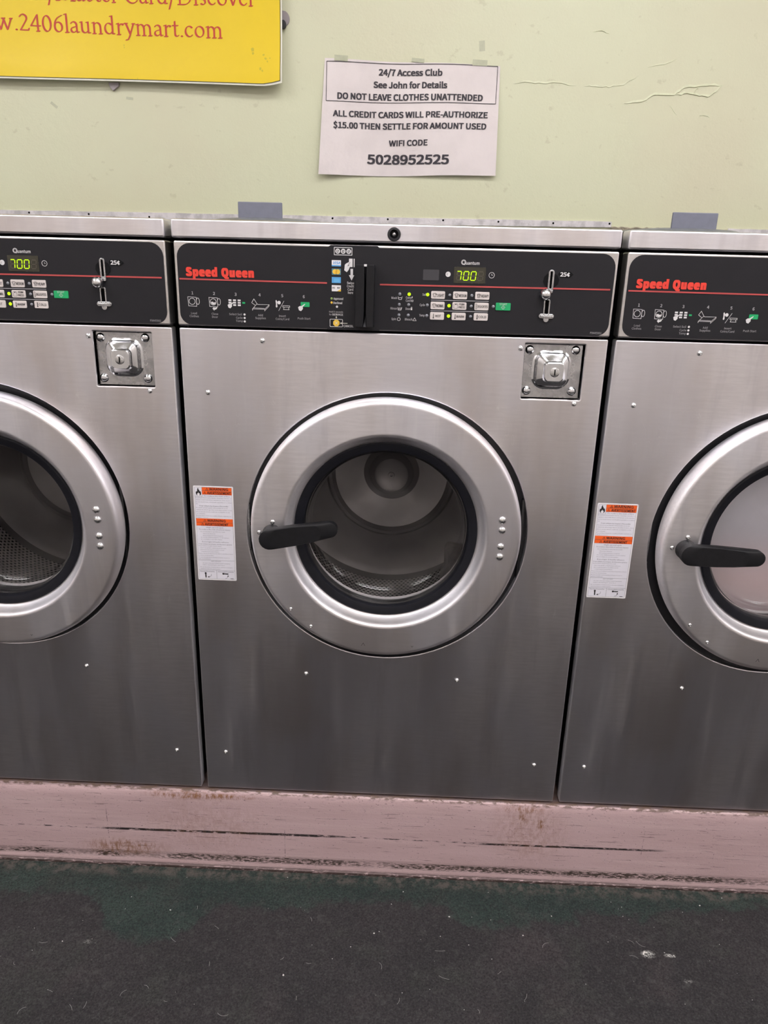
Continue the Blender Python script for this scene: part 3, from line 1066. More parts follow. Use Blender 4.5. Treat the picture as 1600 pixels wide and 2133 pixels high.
# 1 load clothes, 2 close door
for ox in (0, .0322):
    strip(bm, [(.0183 + ox, .9067), (.0312 + ox, .9062), (.0312 + ox, .8930), (.0190 + ox, .8934)], .0006, yp, True)
    strip(bm, circ(.0246 + ox, .9002, .0046, 18), .0007, yp, True)
    strip(bm, circ(.0334 + ox, .9006, .0023, 16, .0048), .0006, yp, True)
poly(bm, [(.0532, .8998), (.0555, .9006), (.0580, .8992), (.0605, .9000), (.0598, .8975), (.0568, .8962), (.0540, .8975)], yp)
poly(bm, [(.0552, .8905), (.0580, .8930), (.0580, .8915), (.0615, .8922), (.0625, .8932), (.0622, .8905), (.0600, .8890), (.0580, .8888), (.0580, .8872)], yp)
# 3 keys and hand
for c in range(3):
    for r in range(3):
        a, b = .0802 + c * .0070, .9046 - r * .0035
        poly(bm, [(a, b), (a + .0045, b), (a + .0045, b - .0024), (a, b - .0024)], yp)
HAND = [(0, .004), (.0022, .0058), (.0050, .0060), (.0098, .0092), (.0102, .0082), (.0068, .0048), (.0070, .0020), (.0042, -.0012), (.0012, 0)]
poly(bm, [(.0787 + a * .95, .8925 + b * .95) for a, b in HAND], yp - .0001)
# 4 scoop and tray
strip(bm, [(.1155, .9006), (.1190, .9062), (.1238, .8990), (.1210, .8968), (.1172, .8995), (.1155, .9006)], .0006, yp)
strip(bm, [(.1238, .8990), (.1250, .8982), (.1420, .8984), (.1352, .8914), (.1166, .8916), (.1210, .8962)], .0006, yp)
strip(bm, [(.1166, .8916), (.1165, .8892)], .0006, yp)
strip(bm, [(.1352, .8914), (.1350, .8890), (.1418, .8962), (.1420, .8984)], .0006, yp)
strip(bm, [(.1175, .8930), (.1352, .8927)], .0005, yp)
# 5 coin and card
plate(bm, circ(.1572, .9018, .0026, 12), yp, None)
poly(bm, [(.1520, .9045), (.1532, .9055), (.1545, .9030), (.1542, .9000), (.1548, .8958), (.1535, .8944), (.1522, .8955), (.1526, .8995)], yp)
strip(bm, [(.1648, .9044), (.1564, .8899)], .0005, yp)
strip(bm, [(.1628, .8975), (.1734, .8973), (.1734, .8952), (.1712, .8952), (.1724, .8918), (.1638, .8918), (.1650, .8953), (.1628, .8954)], .0006, yp, True)
strip(bm, [(.1650, .8953), (.1712, .8952)], .0005, yp)
# 6 hand on button
poly(bm, [(.1862 + a * 1.05, .8915 + b * 1.05) for a, b in HAND], yp - .0004)
# wash / rinse / spin / door / bleach pictograms
strip(bm, [(.3372, .9155), (.3384, .9112), (.3424, .9112), (.3434, .9155)], .0006, yp)
strip(bm, [(.3376, .9140), (.3390, .9134), (.3404, .9142), (.3418, .9134), (.3430, .9140)], .0005, yp)
strip(bm, [(.3370, .8998), (.3380, .8958), (.3422, .8958), (.3434, .8998)], .0006, yp)
for k in range(4):
    strip(bm, [(.3385 + k * .0012, .8995), (.3385 + k * .0012, .8966)], .0004, yp)
strip(bm, circ(.3393, .8825, .0023, 14), .0006, yp, True)
poly(bm, [(.3570, .8990), (.3590, .8990), (.3592, .8962), (.3568, .8962)], yp)
strip(bm, [(.3573, .8990), (.3574, .9004), (.3586, .9004), (.3588, .8990)], .0005, yp)
strip(bm, [(.3606, .8808), (.3657, .8808), (.3632, .8850)], .0005, yp, True)
poly(bm, [(.3580, .9160), (.3592, .9158), (.3590, .9142), (.3582, .9130), (.3576, .9142)], yp)
strip(bm, [(.3573, .9106), (.3600, .9106), (.3598, .9086), (.3576, .9086)], .0005, yp, True)
# clock and hand marks beside the display
strip(bm, circ(.4751, .9492, .0040, 18), .0006, yp, True)
strip(bm, [(.4751, .9512), (.4751, .9492), (.4768, .9492)], .0006, yp)
plate(bm, circ(.4105, .9490, .0038, 16), yp, None)
obj('white_print', bm, M['white'], ctrl)
bm = bmesh.new()
poly(bm, [(.4082, .9500), (.4095, .9510), (.4098, .9470), (.4086, .9475)], yp - .0002)
text_bm(bm, 'Hold 3 seconds', .2335, .2545, .8906, .0024, yp - .0003, bold=.01)
text_bm(bm, 'for', .2335, .2372, .8866, .0024, yp - .0003, bold=.01)
o = obj('grey_lettering', bm, M['grey_print'], ctrl)
for pts in ([(.3868, .9116), (.4732, .9119)], [(.3868, .8962), (.4730, .8966)]):
    bm = bmesh.new()
    strip(bm, pts, .0009, yp)
    obj('key_rule', bm, M['grey_print'], ctrl)
for rc in ((.1902, .2036, .8966, .9036, .0008, 2), (.1013, .1056, .8988, .9012, .0004, 2)):
    bm = bmesh.new()
    plate(bm, rrect(*rc), yp - .0002, None)
    obj('green_print', bm, M['green_key'], ctrl)

# display
bm = bmesh.new(); plate(bm, rrect(.4190, .4662, .9368, .9598, .001, 2), yp, YC)
dsp = obj('display', bm, M['display'], ctrl)
SEG = {'7': 'abc', '0': 'abcdef', '8': 'abcdefg'}


def digit(bm, x, z, w, h, segs, sl=.10, t_=.0014):
    def P(a, b):
        return (x + a * w + b * h * sl, z + b * h)
    S = {'a': ((0.08, 1), (0.92, 1)), 'b': ((1, .95), (1, .55)), 'c': ((1, .45), (1, .05)), 'd': ((.08, 0), (.92, 0)),
         'e': ((0, .45), (0, .05)), 'f': ((0, .95), (0, .55)), 'g': ((.12, .5), (.88, .5))}
    for s in segs:
        strip(bm, [P(*S[s][0]), P(*S[s][1])], t_, bm_y)


bm = bmesh.new(); bm_y = yp - .0002
for k, s in enumerate(('defg', 'g', 'g', 'abcdefg')):
    digit(bm, (.4232, .4330, .4428, .4545)[k], .9413, .0072, .0122, s)
obj('unlit_segment', bm, M['digit_off'], dsp)
bm = bmesh.new(); bm_y = yp - .0004
digit(bm, .4225, .9413, .0068, .0122, 'abc')
obj('lit_digit', bm, M['digit_on'], dsp)
for x_ in (.4330, .4438):
    bm = bmesh.new(); digit(bm, x_, .9413, .0072, .0122, 'abcdef')
    obj('lit_digit', bm, M['digit_on'], dsp)
bm = bmesh.new(); plate(bm, rrect(.3734, .3971, .9398, .9550, .001, 2), yp, YC)
obj('blank_window', bm, M['window'], ctrl)

# keys
KEYS = [(.3867, .4074, .9135, .9246, 'LIGHT', 's'), (.4195, .4406, .9138, .9249, 'MEDIUM', 's'), (.4526, .4738, .9141, .9252, 'HEAVY', 's'),
        (.3866, .4075, .8983, .9094, 'NORMAL', 's'), (.4193, .4404, .8986, .9095, 'PERM PRESS', 'p'), (.4525, .4736, .8986, .9097, 'DELICATES', 'd'),
        (.3864, .4075, .8832, .8943, 'HOT', 't'), (.4191, .4401, .8834, .8942, 'WARM', 't'), (.4523, .4735, .8837, .8945, 'COLD', 'o')]


def shirt(bm, x, z, s, y):
    strip(bm, [(x - s, z + s * .5), (x - s * .4, z + s), (x, z + s * .7), (x + s * .4, z + s), (x + s, z + s * .5), (x + s * .7, z + s * .1), (x + s * .5, z + s * .3),
               (x + s * .5, z - s), (x - s * .5, z - s), (x - s * .5, z + s * .3), (x - s * .7, z + s * .1)], .0005, y, True)


for (a, b, c, d, s, ic) in KEYS:
    bm = bmesh.new(); plate(bm, rrect(a, b, c, d, .0016, 3), yp - .0006, YC, bev=.0003)
    k = obj('key_button', bm, M['key'], ctrl)
    bm = bmesh.new()
    y_ = yp - .0008
    mz = (c + d) / 2
    if ic == 's':
        shirt(bm, a + .0052, mz, .0028, y_)
        n_ = {'LIGHT': 1, 'MEDIUM': 3, 'HEAVY': 6, 'NORMAL': 0}[s]
        for q in range(n_):
            plate(bm, circ(a + .0040 + (q % 3) * .0013, mz - .0012 + (q // 3) * .0022, .0005, 8), y_, None)
        text_bm(bm, s, a + .0088, b - .0012, mz - .0003, .0040, y_, bold=.02)
    elif ic == 'p':
        strip(bm, rrect(a + .0022, a + .0078, mz - .0034, mz + .0030, .0003, 1), .0004, y_, True)
        poly(bm, [(a + .0036, mz + .0028), (a + .0064, mz + .0028), (a + .0050, mz + .0012)], y_)
        text_bm(bm, 'PERM', a + .0104, a + .0178, mz + .0026, .0030, y_, bold=.02)
        text_bm(bm, 'PRESS', a + .0096, a + .0186, mz - .0018, .0030, y_, bold=.02)
    elif ic == 'd':
        strip(bm, [(a + .0018, mz + .0040), (a + .0034, mz + .0034), (a + .0030, mz), (a + .0036, mz - .0036), (a + .0018, mz - .0036), (a + .0022, mz)], .0004, y_, True)
        text_bm(bm, s, a + .0046, b - .0014, mz, .0034, y_, bold=.02)
    else:
        xx = a + .0050
        strip(bm, [(xx, mz + .0032), (xx, mz - .0022)], .0009 if ic == 't' else .0012, y_)
        plate(bm, circ(xx, mz - .0028, .0010, 10), y_, None)
        text_bm(bm, s, a + .0080 - (.0012 if s != 'HOT' else 0), b - (.0048 if s == 'HOT' else .0026), mz, .0034, y_, bold=.02)
    obj('key_legend', bm, M['black_print'], ctrl)
    k.location.y = 0
bm = bmesh.new(); plate(bm, rrect(.4843, .5065, .8994, .9103, .0012, 3), yp - .0006, YC, bev=.0003)
tag(obj('key_button', bm, M['green_key'], ctrl), 'green start button')
bm = bmesh.new()
text_bm(bm, 'START', .4898, .5010, .9083, .0026, yp - .0008)
strip(bm, [(.4954, .9065), (.4982, .9037), (.4954, .9009), (.4926, .9037)], .0004, yp - .0008, True)
strip(bm, [(.4954, .9048), (.4954, .9026)], .0005, yp - .0008)
obj('start_legend', bm, M['white'], ctrl)
# indicator lamps
OFF = [(.3396, .9190), (.3394, .9039), (.3535, .9039), (.3394, .8885), (.3534, .8886), (.4147, .9193), (.4477, .9196), (.3816, .9041),
       (.4477, .9042), (.3815, .8887), (.4475, .8891), (.4808, .9046)]
ON = [(.3538, .9191), (.3815, .9193), (.4143, .9041), (.4143, .8890)]
for lst, m_, lb in ((OFF, M['lens_off'], None), (ON, M['lens_on'], 'lit green lamp')):
    for (a, b) in lst:
        bm = bmesh.new(); dome(bm, a, b, YC, .0023 if lb is None else .0025, .0014, 12, 3)
        o = obj('indicator_lamp', bm, m_, ctrl, True)
        if lb:
            o['label'] = lb

# ---- coin slot
coin = empty('coin_slot', (0, 0, 0)); coin.parent = root
bm = bmesh.new(); plate(bm, [(.5635 + .0118 * cos(a + .15), .9440 + .0110 * sin(a + .15)) for a in [i * pi / 5 for i in range(10)]], yp, YC)
obj('worn_patch', bm, M['overlay_dark'], coin)
bm = bmesh.new(); plate(bm, [(.5730, .9535), (.5762, .9572), (.5905, .9572), (.5955, .9530), (.5905, .9488), (.5762, .9488)], yp, YC)
obj('price_sticker', bm, M['overlay_dark'], coin)
bm = bmesh.new()
yz = YC - .0022
plate(bm, rrect(.5588, .5674, .9290, .9592, .0042, 5), yz, YC, holes=[rrect(.5616, .5646, .9325, .9565, .0014, 3)], bev=.0007)
obj('slot_bezel', bm, M['zinc'], coin, True)
bm = bmesh.new()
plate(bm, [(.5592, .9300), (.5674, .9310), (.5672, .9268), (.5648, .9258), (.5610, .9270), (.5580, .9250), (.5560, .9290)], yz - .0001, YC, bev=.0005)
obj('slot_link', bm, M['zinc'], coin, True)
bm = bmesh.new()
plate(bm, rrect(.5556, .5652, .8925, .9175, .0030, 4), yz, YC, holes=[rrect(.5578, .5630, .8955, .9155, .0010, 3)], bev=.0007)
obj('slot_bezel', bm, M['zinc'], coin, True)
for rc in ((.5615, .5647, .9324, .9566, .0014, 3), (.5577, .5631, .8954, .9156, .0010, 3)):
    bm = bmesh.new()
    plate(bm, rrect(*rc), YC - .0012, None)
    obj('slot_opening', bm, M['slot'], coin)
bm = bmesh.new()
lathe(bm, [(.0040, YC), (.0040, YC - .004), (.0078, YC - .005), (.0084, YC - .008), (.0078, YC - .0115), (.0060, YC - .0145), (.0032, YC - .0162), (0, YC - .0167)], (.5560, .9240), 24)
obj('return_knob', bm, M['screw'], coin, True)
bm = bmesh.new()
plate(bm, rrect(.5495, .5725, .8890, .8962, .0034, 5), yz, YC, bev=.0008)
plate(bm, circ(.5608, .8882, .0040, 14), yz + .0002, YC)
obj('return_cup', bm, M['zinc'], coin, True)
bm = bmesh.new()
box(bm, .5515, .5708, YC - .0046, YC - .0022, .8914, .8938, .0010)
obj('cup_lip', bm, M['screw'], coin, True)

# ---- card reader
rd = empty('card_reader', (0, 0, 0)); rd.parent = root
bm = bmesh.new()
yf = -.0315
plate(bm, [(.2742, .8705), (.2866, .8708), (.2874, .8900), (.2876, .9400), (.2868, .9590), (.2748, .9590), (.2742, .9572)], yf, YC, bev=.0010)
obj('reader_half', bm, M['reader'], rd, True)
bm = bmesh.new()
plate(bm, [(.2912, .8708), (.3020, .8708), (.3020, .9574), (.3012, .9592), (.2908, .9592), (.2902, .9400), (.2902, .8900)], yf, YC, bev=.0010)
obj('reader_half', bm, M['reader'], rd, True)
bm = bmesh.new()
box(bm, .2866, .2912, -.0120, YC, .8706, .9590)
obj('swipe_slot', bm, M['slot'], rd)
for (zt, zb) in ((.9575, .9360), (.8712, .8870)):
    bm = bmesh.new()
    v = [bm.verts.new(p) for p in ((.2868, -.0300, zt), (.2910, -.0300, zt), (.2889, -.0130, zb))]
    f = bm.faces.new(v)
    f.normal_update()
    if f.normal.y > 0:
        f.normal_flip()
    obj('slot_throat', bm, M['window'], rd)
bm = bmesh.new(); box(bm, .2866, .2908, -.0310, -.0285, .9566, .9598, .0004)
tag(obj('slot_tip', bm, M['white'], rd), 'white chip at the slot top')
yq = YC - .0006
bm = bmesh.new()
strip(bm, rrect(.2408, .2671, .9721, .9824, .0003, 1), .0009, yq, True)
for a in (.2459, .2541, .2623):
    plate(bm, circ(a, .9773, .0036, 16), yq, None)
poly(bm, [(.2628, .9673), (.2681, .9673), (.2682, .9556), (.2640, .9556), (.2630, .9580), (.2628, .9600)], yq)
poly(bm, [(.2697, .9672), (.2711, .9672), (.2711, .9555), (.2699, .9555)], yq)
poly(bm, [(.2628, .9625), (.2586, .9604), (.2566, .9585), (.2562, .9530), (.2557, .9508), (.2597, .9481), (.2625, .9515), (.2640, .9556)], yq - .0001)
poly(bm, [(.2651, .9530), (.2689, .9530), (.2689, .9440), (.2652, .9440)], yq)
poly(bm, [(.2628, .9440), (.2709, .9440), (.2669, .9364)], yq)
for s, a, b, z in (('Swipe', .2601, .2707, .9329), ('Credit', .2601, .2707, .9283), ('Card', .2612, .2696, .9236), ('here', .2617, .2694, .9190)):
    text_bm(bm, s, a, b, z, .0034, yq, bold=.015)
for s, a, b, z, h in (('Approved', .2400, .2544, .9098, .0030), ('Declined', .2400, .2530, .9037, .0030), ('SERVICE', .2380, .2545, .8866, .0026), ('CANCEL', .2555, .2705, .8701, .0030)):
    text_bm(bm, s, a, b, z, h, yq, bold=.018)
strip(bm, rrect(.2346, .2538, .8688, .8797, .0010, 2), .0007, yq, True)
plate(bm, circ(.2452, .8982, .0017, 10), yq, None)
obj('reader_print', bm, M['white'], rd)
bm = bmesh.new()
for a, q in ((.2459, 0), (.2541, 1), (.2623, 2)):
    strip(bm, [(a - .0012, .9790), (a - .0012, .9757), (a + .0014, .9757)], .0007, yq - .0002)
    strip(bm, [(a - .0006, .9790 - q * .0004), (a + .0015, .9786), (a + .0014, .9772), (a - .0002, .9771)], .0006, yq - .0002)
strip(bm, [(.2610, .9570), (.2622, .9585), (.2630, .9580), (.2625, .9600), (.2645, .9620)], .0005, yq - .0003)
poly(bm, [(.2606, .9565), (.2622, .9588), (.2624, .9572)], yq - .0003)
for a, b, s in ((.2376, .2405, 'DISC'),):
    text_bm(bm, 'DISC', .2382, .2424, .9255, .0022, yq - .0003, bold=.03)
    text_bm(bm, 'VER', .2452, .2494, .9255, .0022, yq - .0003, bold=.03)
obj('reader_ink', bm, M['black_print'], rd)
# card marks
bm = bmesh.new()
plate(bm, rrect(.2371, .2508, .9560, .9646, .0003, 1), yq, None)
poly(bm, [(.2371, .9560), (.2508, .9560), (.2508, .9578), (.2371, .9578)], yq - .0001, 1)
text_bm(bm, 'VISA', .2396, .2496, .9610, .0036, yq - .0002, bold=.03, slant=.3, mi=1)
obj('card_mark', bm, None, rd, mats=[M['label_edge'], M['blue']])
bm = bmesh.new()
plate(bm, rrect(.2372, .2508, .9440, .9528, .0003, 1), yq, None)
for a in (.2419, .2462):
    for f in plate(bm, circ(a, .9484, .0036, 18), yq - .0001, None):
        f.material_index = 1
obj('card_mark', bm, None, rd, mats=[M['teal'], M['yellow_ink']])
bm = bmesh.new()
plate(bm, rrect(.2372, .2509, .9323, .9408, .0003, 1), yq, None)
poly(bm, [(.2404, .9334), (.2490, .9334), (.2490, .9388), (.2404, .9388)], yq - .0001, 1)
obj('card_mark', bm, None, rd, mats=[M['blue'], M['lightblue']])
bm = bmesh.new()
plate(bm, rrect(.2372, .2510, .9204, .9292, .0003, 1), yq, None)
poly(bm, [(.2452, .9204), (.2510, .9204), (.2510, .9240)], yq - .0001, 1)
obj('card_mark', bm, None, rd, mats=[M['label_edge'], M['yellow_ink']])
bm = bmesh.new(); dome(bm, .2371, .9098, YC - .0003, .0018, .0008, 12, 3)
obj('indicator_lamp', bm, M['lens_green'], rd, True)
bm = bmesh.new(); dome(bm, .2371, .9039, YC - .0003, .0018, .0008, 12, 3)
obj('indicator_lamp', bm, M['yellow_ink'], rd, True)
bm = bmesh.new()
plate(bm, [(.2444 + .0052 * cos(pi / 8 + i * pi / 4), .8742 + .0052 * sin(pi / 8 + i * pi / 4)) for i in range(8)], yq - .0006, YC)
obj('cancel_button', bm, M['yellow_ink'], rd)
bm = bmesh.new()
strip(bm, [(.2424, .8762), (.2464, .8722)], .0007, yq - .0008)
strip(bm, [(.2464, .8762), (.2424, .8722)], .0007, yq - .0008)
strip(bm, [(.2520, .8741), (.2613, .8741)], .0008, yq - .0002)
poly(bm, [(.2496, .8741), (.2526, .8756), (.2526, .8727)], yq - .0002)
poly(bm, [(.2430, .8830), (.2456, .8830), (.2443, .8806)], yq)
strip(bm, [(.2443, .8845), (.2443, .8826)], .0008, yq)
obj('cancel_print', bm, M['vinyl_white'], rd)

# ---- warning sticker (label frame: mm from its lower left corner)
wl = empty('warning_sticker', (.0065, -.0001, .4370)); wl.parent = root
bm = bmesh.new()
plate(bm, rrect(0, .0665, 0, .1690, .0020, 4), -.0004, 0)
obj('sticker_sheet', bm, M['label'], wl)
bm = bmesh.new()
plate(bm, rrect(0, .0665, 0, .1690, .0020, 4), -.00050, None, holes=[rrect(.0020, .0645, .0022, .1672, .0008, 3)])
obj('sticker_border', bm, M['label_edge'], wl)
mm = .001
for (a, b, c, d) in ((14.8, 64.3, 161.2, 167.0), (14.8, 64.3, 154.4, 160.8), (2.3, 64.3, 105.7, 112.3), (2.3, 64.3, 99.2, 105.3)):
    bm = bmesh.new()
    poly(bm, [(a * mm, c * mm), (b * mm, c * mm), (b * mm, d * mm), (a * mm, d * mm)], -.0006)
    obj('orange_band', bm, M['orange'], wl)
bm = bmesh.new()
for (s, a, b, z, h) in (('WARNING', 27.2, 58.6, 164.1, 4.3), ('AVERTISSEMENT', 23.4, 62.7, 157.4, 4.3), ('WARNING', 21.1, 51.9, 108.9, 4.3), ('AVERTISSEMENT', 16.9, 56.3, 102.1, 4.3)):
    text_bm(bm, s, a * mm, b * mm, z * mm, h * mm, -.0008, bold=.03)
for (cx_, cz_) in ((23.2, 163.8), (19.2, 157.0), (17.2, 108.6), (12.8, 101.9)):
    strip(bm, [((cx_ - 2.4) * mm, (cz_ - 1.9) * mm), ((cx_ + 2.4) * mm, (cz_ - 1.9) * mm), (cx_ * mm, (cz_ + 2.2) * mm)], .0004, -.0008, True)
    strip(bm, [(cx_ * mm, (cz_ + .8) * mm), (cx_ * mm, (cz_ - 1.0) * mm)], .0004, -.0008)
# flame pictogram
poly(bm, [(a * mm, b * mm) for a, b in ((6.2, 152.6), (4.6, 154.8), (4.2, 157.6), (5.2, 160.2), (5.6, 158.6), (6.6, 160.4), (7.0, 163.4), (8.4, 166.4), (9.2, 163.0),
                                        (10.6, 161.2), (10.8, 159.4), (11.8, 160.8), (12.6, 158.8), (13.2, 157.0), (12.8, 154.4), (11.4, 152.6))], -.0007)
strip(bm, [(2.1 * mm, 150.6 * mm), (14.6 * mm, 150.6 * mm), (14.6 * mm, 167 * mm)], .00025, -.0007)
strip(bm, rrect(.0022, .0643, .0024, .1670, .0008, 2), .00022, -.0007, True)
for (z) in (36.8, 18.5, 161.0, 105.5):
    strip(bm, [((2.2 if z < 150 else 14.8) * mm, z * mm), (64.3 * mm, z * mm)], .00028, -.0009)
strip(bm, [(32.5 * mm, 18.5 * mm), (32.5 * mm, 2.4 * mm)], .00028, -.0007)
# handle diagrams
plate(bm, circ(.0132, .0125, .0017, 12), -.0007, None); strip(bm, [(.0132, .0120), (.0136, .0045)], .0020, -.0007)
plate(bm, circ(.0438, .0124, .0017, 12), -.0007, None); strip(bm, [(.0440, .0124), (.0526, .0122)], .0018, -.0007)
strip(bm, [(.0232, .0112), (.0230, .0085), (.0214, .0066), (.0190, .0058)], .0004, -.0007)
poly(bm, [(.0160, .0058), (.0195, .0072), (.0192, .0044)], -.0007)
strip(bm, [(.0470, .0036), (.0495, .0042), (.0512, .0060), (.0518, .0076)], .0004, -.0007)
poly(bm, [(.0504, .0074), (.0533, .0074), (.0519, .0100)], -.0007)
strip(bm, [(.0560, .0036), (.0612, .0036)], .0008, -.0007)
obj('bold_print', bm, M['black_print'], wl)
bm = bmesh.new()
poly(bm, [(a * mm, b * mm) for a, b in ((7.0, 152.6), (6.4, 154.6), (7.0, 156.6), (7.8, 155.6), (8.6, 158.4), (9.8, 155.8), (10.4, 156.8), (11.0, 154.6), (10.4, 152.6))], -.0009)
obj('flame_core', bm, M['label_edge'], wl)
LINES = [('To reduce the risk of fire:', 17.6, 61.2, 151.9, 'n', 1.9), ('Do not put flammable liquids, cleaning solvents, or', 3.2, 63.1, 148.5, 'n', 1.3),
         ('articles soiled with these substances, in the washer.', 3.4, 63.3, 144.9, 'n', 1.3), ('Do not wash items soiled with vegetable or cooking', 3.5, 63.4, 141.2, 'n', 1.3),
         ('oil.', 3.4, 6.7, 137.9, 'n', 1.3), ("Pour réduire les risques d'incendie:", 9.4, 58.0, 134.6, 'b', 1.7),
         ('Ne verser aucun liquide inflammable ni aucun', 3.5, 56.5, 131.2, 'n', 1.3), ("solvant de détachage dans la machine à laver, et n'y", 3.5, 63.4, 127.7, 'n', 1.3),
         ('placer aucun article souillé de ces liquides ou de', 3.5, 59.8, 124.1, 'n', 1.3), ('ces solvants.', 3.5, 18.2, 120.6, 'n', 1.3),
         ("Ne pas laver d'articles souillés d'huile végétale ou", 3.4, 61.5, 117.2, 'n', 1.3), ("d'huile à cuisson.", 3.5, 22.7, 113.9, 'n', 1.1),
         ('High speed spin', 18.7, 47.6, 96.6, 'n', 2.1), ('To reduce the risk of serious injury:', 6.3, 59.9, 92.8, 'n', 2.0),
         ('Do not attempt to open the door until:', 9.0, 50.4, 88.8, 'n', 1.3), ('- Water has drained.', 11.3, 33.5, 85.2, 'n', 1.3),
         ('- All moving parts have stopped.', 11.0, 46.6, 81.7, 'n', 1.3), ('Do not let children play in or on the washer.', 9.1, 56.9, 78.4, 'n', 1.3),
         ('Do not climb on or in the washer.', 9.1, 45.3, 74.9, 'n', 1.3), ('Essorage à haute vitesse', 10.4, 55.7, 70.5, 'n', 2.1),
         ('Pour réduire les risques de blessures graves:', 4.3, 61.5, 66.3, 'n', 2.0), ("Ne pas tenter d'ouvrir la porte avant:", 3.8, 42.9, 63.0, 'n', 1.3),
         ("- Que l'eau ait été complètement évacuée.", 5.4, 51.0, 59.3, 'n', 1.3), ('- Que toutes les pièces mobiles soient', 5.3, 47.2, 55.9, 'n', 1.3),
         ('complètement immobilisées.', 7.9, 38.6, 52.5, 'n', 1.3), ("Ne pas laisser d'enfants jouer dans la machine à laver", 3.4, 62.1, 49.1, 'n', 1.3),
         ('ni autour de la machine.', 3.7, 29.5, 45.6, 'n', 1.3), ('Ne pas monter sur la machine à laver, ne pas se', 3.6, 55.8, 42.1, 'n', 1.3),
         ("glisser à l'intérieur.", 3.7, 23.8, 39.0, 'n', 1.3), ('IMPORTANT:', 24.3, 41.5, 34.9, 'n', 1.4),
         ('In case of power failure wait 3 minutes', 9.4, 56.3, 31.3, 'n', 1.4), ('before attempting to open door.', 9.2, 47.3, 28.1, 'n', 1.4),
         ("En cas de panne d'alimentation, attendre 3 minutes", 4.9, 60.5, 24.1, 'n', 1.3), ("avant de tenter d'ouvrir la porte.", 5.0, 39.3, 20.8, 'n', 1.3),
         ('Open/Ouverte', 3.6, 28.7, 16.0, 'b', 1.9), ('Closed/Fermée', 34.4, 61.9, 16.0, 'b', 1.9)]
bm = bmesh.new()
for (s, a, b, z, k, h) in LINES:
    text_bm(bm, s, a * mm, b * mm, z * mm, h * mm, -.0007, bold=.012 if k == 'b' else 0.0, res=1)
obj('small_print', bm, M['grey_ink'], wl)


# print too small to pick apart letter by letter stays joined
for o in bpy.data.objects:
    if o.name.split('.')[0] in ('stamped_mark', 'lettering', 'white_print', 'grey_lettering', 'small_print', 'bold_print', 'reader_print',
                                'reader_ink', 'cancel_print', 'unlit_segment', 'key_legend', 'start_legend'):
        o['kind'] = 'stuff'


# ------------------------------------------------------------------ copies of the machine
def copy_tree(o, parent=None):
    c = o.copy()
    COL.objects.link(c)
    if parent:
        c.parent = parent
    for ch in list(o.children):
        copy_tree(ch, c)
    return c


def part(r, name):
    return [c for c in r.children if c.name.split('.')[0] == name][0]


PITCH = 0.6715
left = copy_tree(root)
left.location = (-PITCH, 0, 0)
left['label'] = 'stainless washer at the left edge, cut off, perforated drum bottom seen through its glass'
right = copy_tree(root)
right.location = (PITCH, 0, 0)
right['label'] = 'stainless washer at the right edge, cut off, pale load behind its door glass'
part(root, 'door').location = (DC[0], 0, DC[1])
part(left, 'door').location = (DC[0] + .0075, 0, DC[1] - .006)
part(right, 'door').location = (DC[0] + .002, 0, DC[1] - .002)
part(left, 'drum').rotation_euler = (0, radians(72), 0)
part(root, 'drum').rotation_euler = (0, radians(60), 0)
part(right, 'warning_sticker').location = (.0030, -.0001, .4305)
for c in part(right, 'door').children:
    if c.name.startswith('handle'):
        c.rotation_euler = (0, radians(.5), 0)

# pale load in the right-hand drum
bm = bmesh.new()
rnd = random.Random(8)
n = 40
prev = None
for k in range(11):
    a = pi / 2 * k / 10
    r, y = .236 * cos(a) ** .55 if k < 10 else 0.0, .138 - .086 * sin(a) ** .7
    if k == 10:
        ring = [bm.verts.new((0, y, 0))]
    else:
        ring = [bm.verts.new((r * cos(2 * pi * i / n), y + .006 * sin(3 * 2 * pi * i / n + k) * cos(a) + rnd.uniform(-.0015, .0015), r * sin(2 * pi * i / n))) for i in range(n)]
    if prev:
        for i in range(n):
            j = (i + 1) % n
            if len(ring) == 1:
                bm.faces.new((prev[i], prev[j], ring[0]))
            else:
                bm.faces.new((prev[i], prev[j], ring[j], ring[i]))
    else:
        first = ring
    prev = ring
bk = [bm.verts.new((v.co.x * .97, .26, v.co.z * .97)) for v in first]
for i in range(n):
    j = (i + 1) % n
    bm.faces.new((first[i], bk[i], bk[j], first[j]))
bm.faces.new(bk)
bmesh.ops.recalc_face_normals(bm, faces=bm.faces)
ld = obj('laundry_load', bm, M['load'], None, True)
ld.location = (PITCH + PC[0], 0, PC[1] + .004)
tag(ld, 'pale grey and pink mass filling the drum behind the right-hand door glass', 'laundry')

# ================================================================== ON THE WALL
# galvanised strips
def strip_trim(x0, x1, z0, z1, zl0, zl1, label, holes=()):
    bm = bmesh.new()
    n = 40
    y0, y1 = WALL_Y - .0030, WALL_Y
    rows = []
    rr = random.Random(2)
    for i in range(n + 1):
        u_ = i / n
        x = x0 + (x1 - x0) * u_
        zb = z0 + (zl0 - z0) * u_ + rr.uniform(-.0004, .0004)
        zt = z1 + (zl1 - z1) * u_ + rr.uniform(-.0005, .0005)
        rows.append([bm.verts.new(p) for p in ((x, y1, zt), (x, y0, zt), (x, y0, zb), (x, y1, zb))])
    for i in range(n):
        for k in range(4):
            j = (k + 1) % 4
            bm.faces.new((rows[i][k], rows[i][j], rows[i + 1][j], rows[i + 1][k]))
    bm.faces.new(rows[0]); bm.faces.new(rows[-1])
    bmesh.ops.recalc_face_normals(bm, faces=bm.faces)
    return bm


